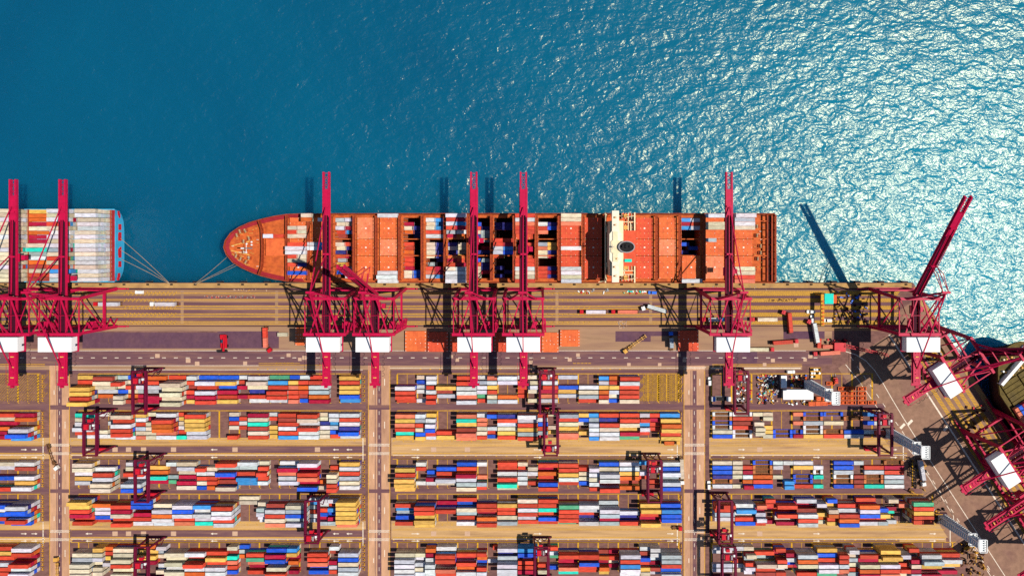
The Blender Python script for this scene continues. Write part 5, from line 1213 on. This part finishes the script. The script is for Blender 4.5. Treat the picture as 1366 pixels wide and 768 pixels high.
clutter(mb, 1280, 722, 1312, 772, 70, ['yel_steel', 'black', 'chassis', 'hold', 'yel_steel'], 2.4)
clutter(mb, 1215, 610, 1236, 655, 24, ['black', 'hold', 'chassis', 'yel_steel'], 1.6)
clutter(mb, 1288, 540, 1318, 590, 40, ['hold', 'crane_dk', 'black', 'yel_steel', 'chassis', 'cab_red'], 2.6); clutter(mb, 1318, 600, 1345, 640, 40, ['hold', 'crane_dk', 'black', 'yel_steel', 'cab_red'], 2.6); clutter(mb, 1235, 470, 1262, 500, 30, ['hold', 'chassis', 'black', 'yel_steel', 'grey'], 2.0)
tag(mb.build('machine_parts', None), 'scattered machine parts, drums and pallets around the east yard', kind='stuff')
mb = MB()
clutter(mb, 272, 394.5, 343, 397, 60, ['grey', 'slab', 'cab_red', 'grey', 'hatch'], .5, .45); clutter(mb, 832, 388, 862, 391, 24, ['cab_blue', 'cab_red', 'steelwhite', 'teal', 'gear'], 1.2)
clutter(mb, 1024, 398.6, 1063, 401, 44, ['groove', 'chassis', 'groove'], .4, .45); clutter(mb, 770, 386, 815, 391, 14, ['cab_red', 'steelwhite', 'grey'], 1.0); clutter(mb, 310, 386, 360, 388, 16, ['slab', 'gear', 'slab'], .4, .5)
clutter(mb, 822, 428, 836, 438, 30, ['slab', 'slab', 'grey'], .3, .5); clutter(mb, 930, 382, 1040, 388, 26, ['slab', 'gear', 'grey'], .4, .5)
tag(mb.build('lashing_gear', None), 'lashing rods, cones and bins lying along the quay', kind='stuff')
# white-blue generator set under the east yard crane
t = empty('generator', P(961, 531)); tag(t, 'white and blue generator set lying under the east yard crane', 'generator')
mb = MB(); mb.box(-6, -1.4, 0, 6, 1.4, .5); mb.build('frame', M['grey'], t)
mb = MB(); mb.box(-6, -1.4, .5, -3.4, 1.4, 2.6); mb.box(3.4, -1.4, .5, 6, 1.4, 2.6); mb.build('end_cabinet', M['cab_white'], t)
mb = MB(); mb.box(-3.3, -1.1, .5, 3.3, 1.1, 1.7); mb.cyl((-2, 0, 1.7), (-2, 0, 2.4), .5, None, 8); mb.build('engine', M['black'], t); mb = MB(); mb.box(-5, -1.45, 1.4, -4, 1.45, 2.63); mb.build('stripe', M['cab_blue'], t)
# large parts rack near the repair yard: white numerals stand too small to read, only plates and drums
t = empty('parts_rack', P(1087.5, 497.5)); tag(t, 'yellow rack of white plates and drums by the road bend', 'rack')
mb = MB(); mb.box(-3.3, -3.6, .1, 3.3, 3.6, .4)
for q in (-3.2, 3.2): mb.bar((q, -3.5, .4), (q, 3.5, .4), .25, .8)
mb.build('frame', M['yel_steel'], t)
for q in range(10):
    mb = MB(); x, y = -2.5 + (q % 4) * 1.6, 2.4 - (q // 4) * 2.2; mb.cbox((x, y, .9), (1.1, 1.3, 1.0), None, random.uniform(-.4, .4)); mb.build('plate', M['steelwhite'] if q % 3 else M['black'], t)
# yellow gantry with the teal roof on the apron
t = empty('work_gantry', P(1091.5, 412)); tag(t, 'long yellow work gantry across the apron with a teal-roofed cabin', 'gantry')
mb = MB(); mb.box(-1.0, -9.8, 5.6, 1.0, 9.8, 6.8); mb.build('beam', M['yel_steel'], t)
for sy in (-1, 1):
    for sx in (-1, 1): mb = MB(); mb.bar((sx * 2.2, sy * 9.4, 0), (sx * .8, sy * 9.2, 5.6), .5); mb.build('leg', M['yel_steel'], t)
mb = MB(); mb.box(1.2, 4.0, 3, 6.3, 10, 7.0); mb.build('cabin', M['grey'], t); mb = MB(); mb.box(1.0, 3.8, 7.0, 6.5, 10.2, 7.25); mb.build('roof', M['teal'], t)
mb = MB(); mb.box(6.6, 4.2, 4, 8.6, 9.4, 7); mb.build('machinery_box', M['orange'], t)
mb = MB()
for q in range(7): mb = MB(); mb.cbox((.1, -8.5 + q * 2.3, 7.1), (1.2, .9, .6)); mb.build('fitting', M['orange'], t)
# red lattice jib on the ground and its crawler
t = empty('crawler_crane', P(1118, 462)); tag(t, 'crawler crane with its long red lattice jib laid down at the bend', 'crane')
mb = MB(); mb.box(-3.5, -2.8, .9, 3.5, 2.8, 3.0); mb.build('house', M['cab_red'], t)
for sy in (-1, 1): mb = MB(); mb.box(-4, sy * 2.6 - .5, 0, 4, sy * 2.6 + .5, 1.0); mb.build('track', M['black'], t)
mb = MB(); a = Vector((3, 1, 2.2)); b_ = Vector(P(1183, 473) - P(1118, 462)) + Vector((0, 0, 1.2)); d_ = (b_ - a).normalized(); sd = d_.cross(Vector((0, 0, 1))).normalized()
for o in (-1, 1):
    for z_ in (0, 1.6): mb.bar(a + sd * .9 * o + Vector((0, 0, z_)), b_ + sd * .6 * o + Vector((0, 0, z_)), .22)
for i in range(18):
    p0, p1 = a.lerp(b_, i / 18), a.lerp(b_, (i + 1) / 18); s_ = (-1) ** i; mb.bar(p0 + sd * .8 * s_ + Vector((0, 0, 1.6)), p1 - sd * .8 * s_ + Vector((0, 0, 1.6)), .16); mb.bar(p0 + sd * .8 + Vector((0, 0, 1.6)), p0 - sd * .8 + Vector((0, 0, 1.6)), .16)
mb.build('lattice_jib', M['cab_red'], t)
# yellow stop hoops at the lane ends
mb = MB()
for sy in (-1, 1): mb.bar((0, sy * .8, 0), (0, sy * .8, 1.1), .28)
mb.bar((0, -.9, 1.1), (0, .9, 1.1), .28); mb.box(-1.6, -.9, .02, .2, -.6, .3); mb.box(-1.6, .6, .02, .2, .9, .3)
hp = mb.build('stop_hoop', M['yel_steel']); first = True
for k_, (y0, pt) in LANES.items():
    for x, nm in ((58.5, 'left'), (487, 'west'), (908.5, 'middle')):
        for ln in range(6):
            o = hp if first else hp.copy()
            if not first: COL.objects.link(o)
            first = False; o.location = P(x, y0 + (ln + .5) * pt)
            tag(o, f"yellow stop hoop at the {ORD[ln + 1]} lane of the {SNAME[k_]} strip beside the {dict(left='west', west='middle', middle='third')[nm]} cross road", 'barrier', f"stop hoops by the {dict(left='west', west='middle', middle='third')[nm]} cross road")
# yard lamp/yellow stanchions at the east strip ends
for i, (x, y) in enumerate(((1247, 682), (1250, 688), (1291, 728), (1296, 741), (1308, 752), (1215, 654))):
    t = empty('yellow_frame', P(x, y), R(30 * i)); tag(t, ['yellow steel frame right beside the green-topped stack', 'yellow steel frame at the foot of the southern light mast', 'yellow steel frame northmost past the fifth strip', 'yellow steel frame second past the fifth strip', 'yellow steel frame farthest out past the fifth strip', 'yellow steel frame at the end of the third strip runway'][i], 'steel frame', 'yellow steel frames')
    mb = MB(); mb.bar((0, 0, 0), (0, 0, 4.5), .35); mb.bar((-2, 0, 4.3), (2.4, 0, 4.3), .4); mb.build('post', M['yel_steel'], t); mb = MB(); mb.box(-1.6, -1.3, .05, 1.6, 1.3, .9); mb.build('base', M['chassis'], t)
for (x, y, lab) in ((1213, 622, 'black empty skeleton trailer nearest the third strip end'), (1219, 636, 'black empty skeleton trailer beside the white truck')):
    t = empty('trailer', P(x, y), R(92)); tag(t, lab, 'trailer', 'black skeleton trailers'); mb = MB()
    for sy in (-1, 1): mb.box(-6, sy * .6 - .15, .9, 6, sy * .6 + .15, 1.2)
    for q in range(7): mb.box(-5.8 + q * 1.9, -1.2, .95, -5.3 + q * 1.9, 1.2, 1.25)
    mb.build('frame', M['black'], t)
    for sx in (-4.6, -3.4):
        for sy in (-1, 1): wheel_obj(t, sx, sy)

# ------------------------------------------------------------------ make the container objects: those that show largest stand alone, the rest are one joined mass
random.seed(3)
done = sum(1 for o in bpy.data.objects if o.name.startswith('shipping_container') and o.data in CM.values())
LIMIT = 300 - done
order = sorted(range(len(TOPS)), key=lambda i: -TOPS[i][0])
solo = set(order[:LIMIT])
rows = {}
for i, t_ in enumerate(TOPS):
    if t_[6][0] in ('ship', 'blue ship'): rows.setdefault((t_[6][0], t_[6][3]), []).append(i)
rk = {}
for k_, l_ in rows.items():
    for j, i in enumerate(sorted(l_, key=lambda i: TOPS[i][1], reverse=k_[0] == 'blue ship')): rk[i] = j + 1
for i in order:
    sc_, x, y, z, L, code, lab, ix = TOPS[i]
    if i in solo:
        if lab[0] == 'ship': text = f"{CN[code]} {'long' if L == 40 else 'short'} container aboard the orange ship, {ORD[rk[i]]} from the bow in the {ORD[lab[3] + 1]} row"
        elif lab[0] == 'blue ship': text = f"{CN[code]} container aboard the blue ship, {ORD[rk[i]]} from the stern in the {ORD[lab[3] + 1]} row"
        else: text = yard_label(lab)
        container((x, y, z), L, code, text, rz=R(random.uniform(-.25, .25)), group='stacked shipping containers', door=ix < 560 and lab[0] != 'ship' and L == 40)
mb = MB(); cols = []
for x, y, z, L, code in LOW:
    n0 = len(mb.f); cont_geo(LEN[L], mb, x, y, z, rib=False); cols += [jit(CC[code])] * (len(mb.f) - n0)
for i in order:
    if i not in solo:
        sc_, x, y, z, L, code, lab, ix = TOPS[i]
        n0 = len(mb.f); cont_geo(LEN[L], mb, x, y, z, rib=False); cols += [jit(CC[code])] * (len(mb.f) - n0)
o = mb.build('shipping_containers', M['paint_a'])
at = o.data.attributes.new('paint', 'FLOAT_COLOR', 'FACE'); at.data.foreach_set('color', [v for c_ in cols for v in (*c_, 1.0)])
tag(o, 'the remaining shipping containers of the yard and ship stacks', kind='stuff')
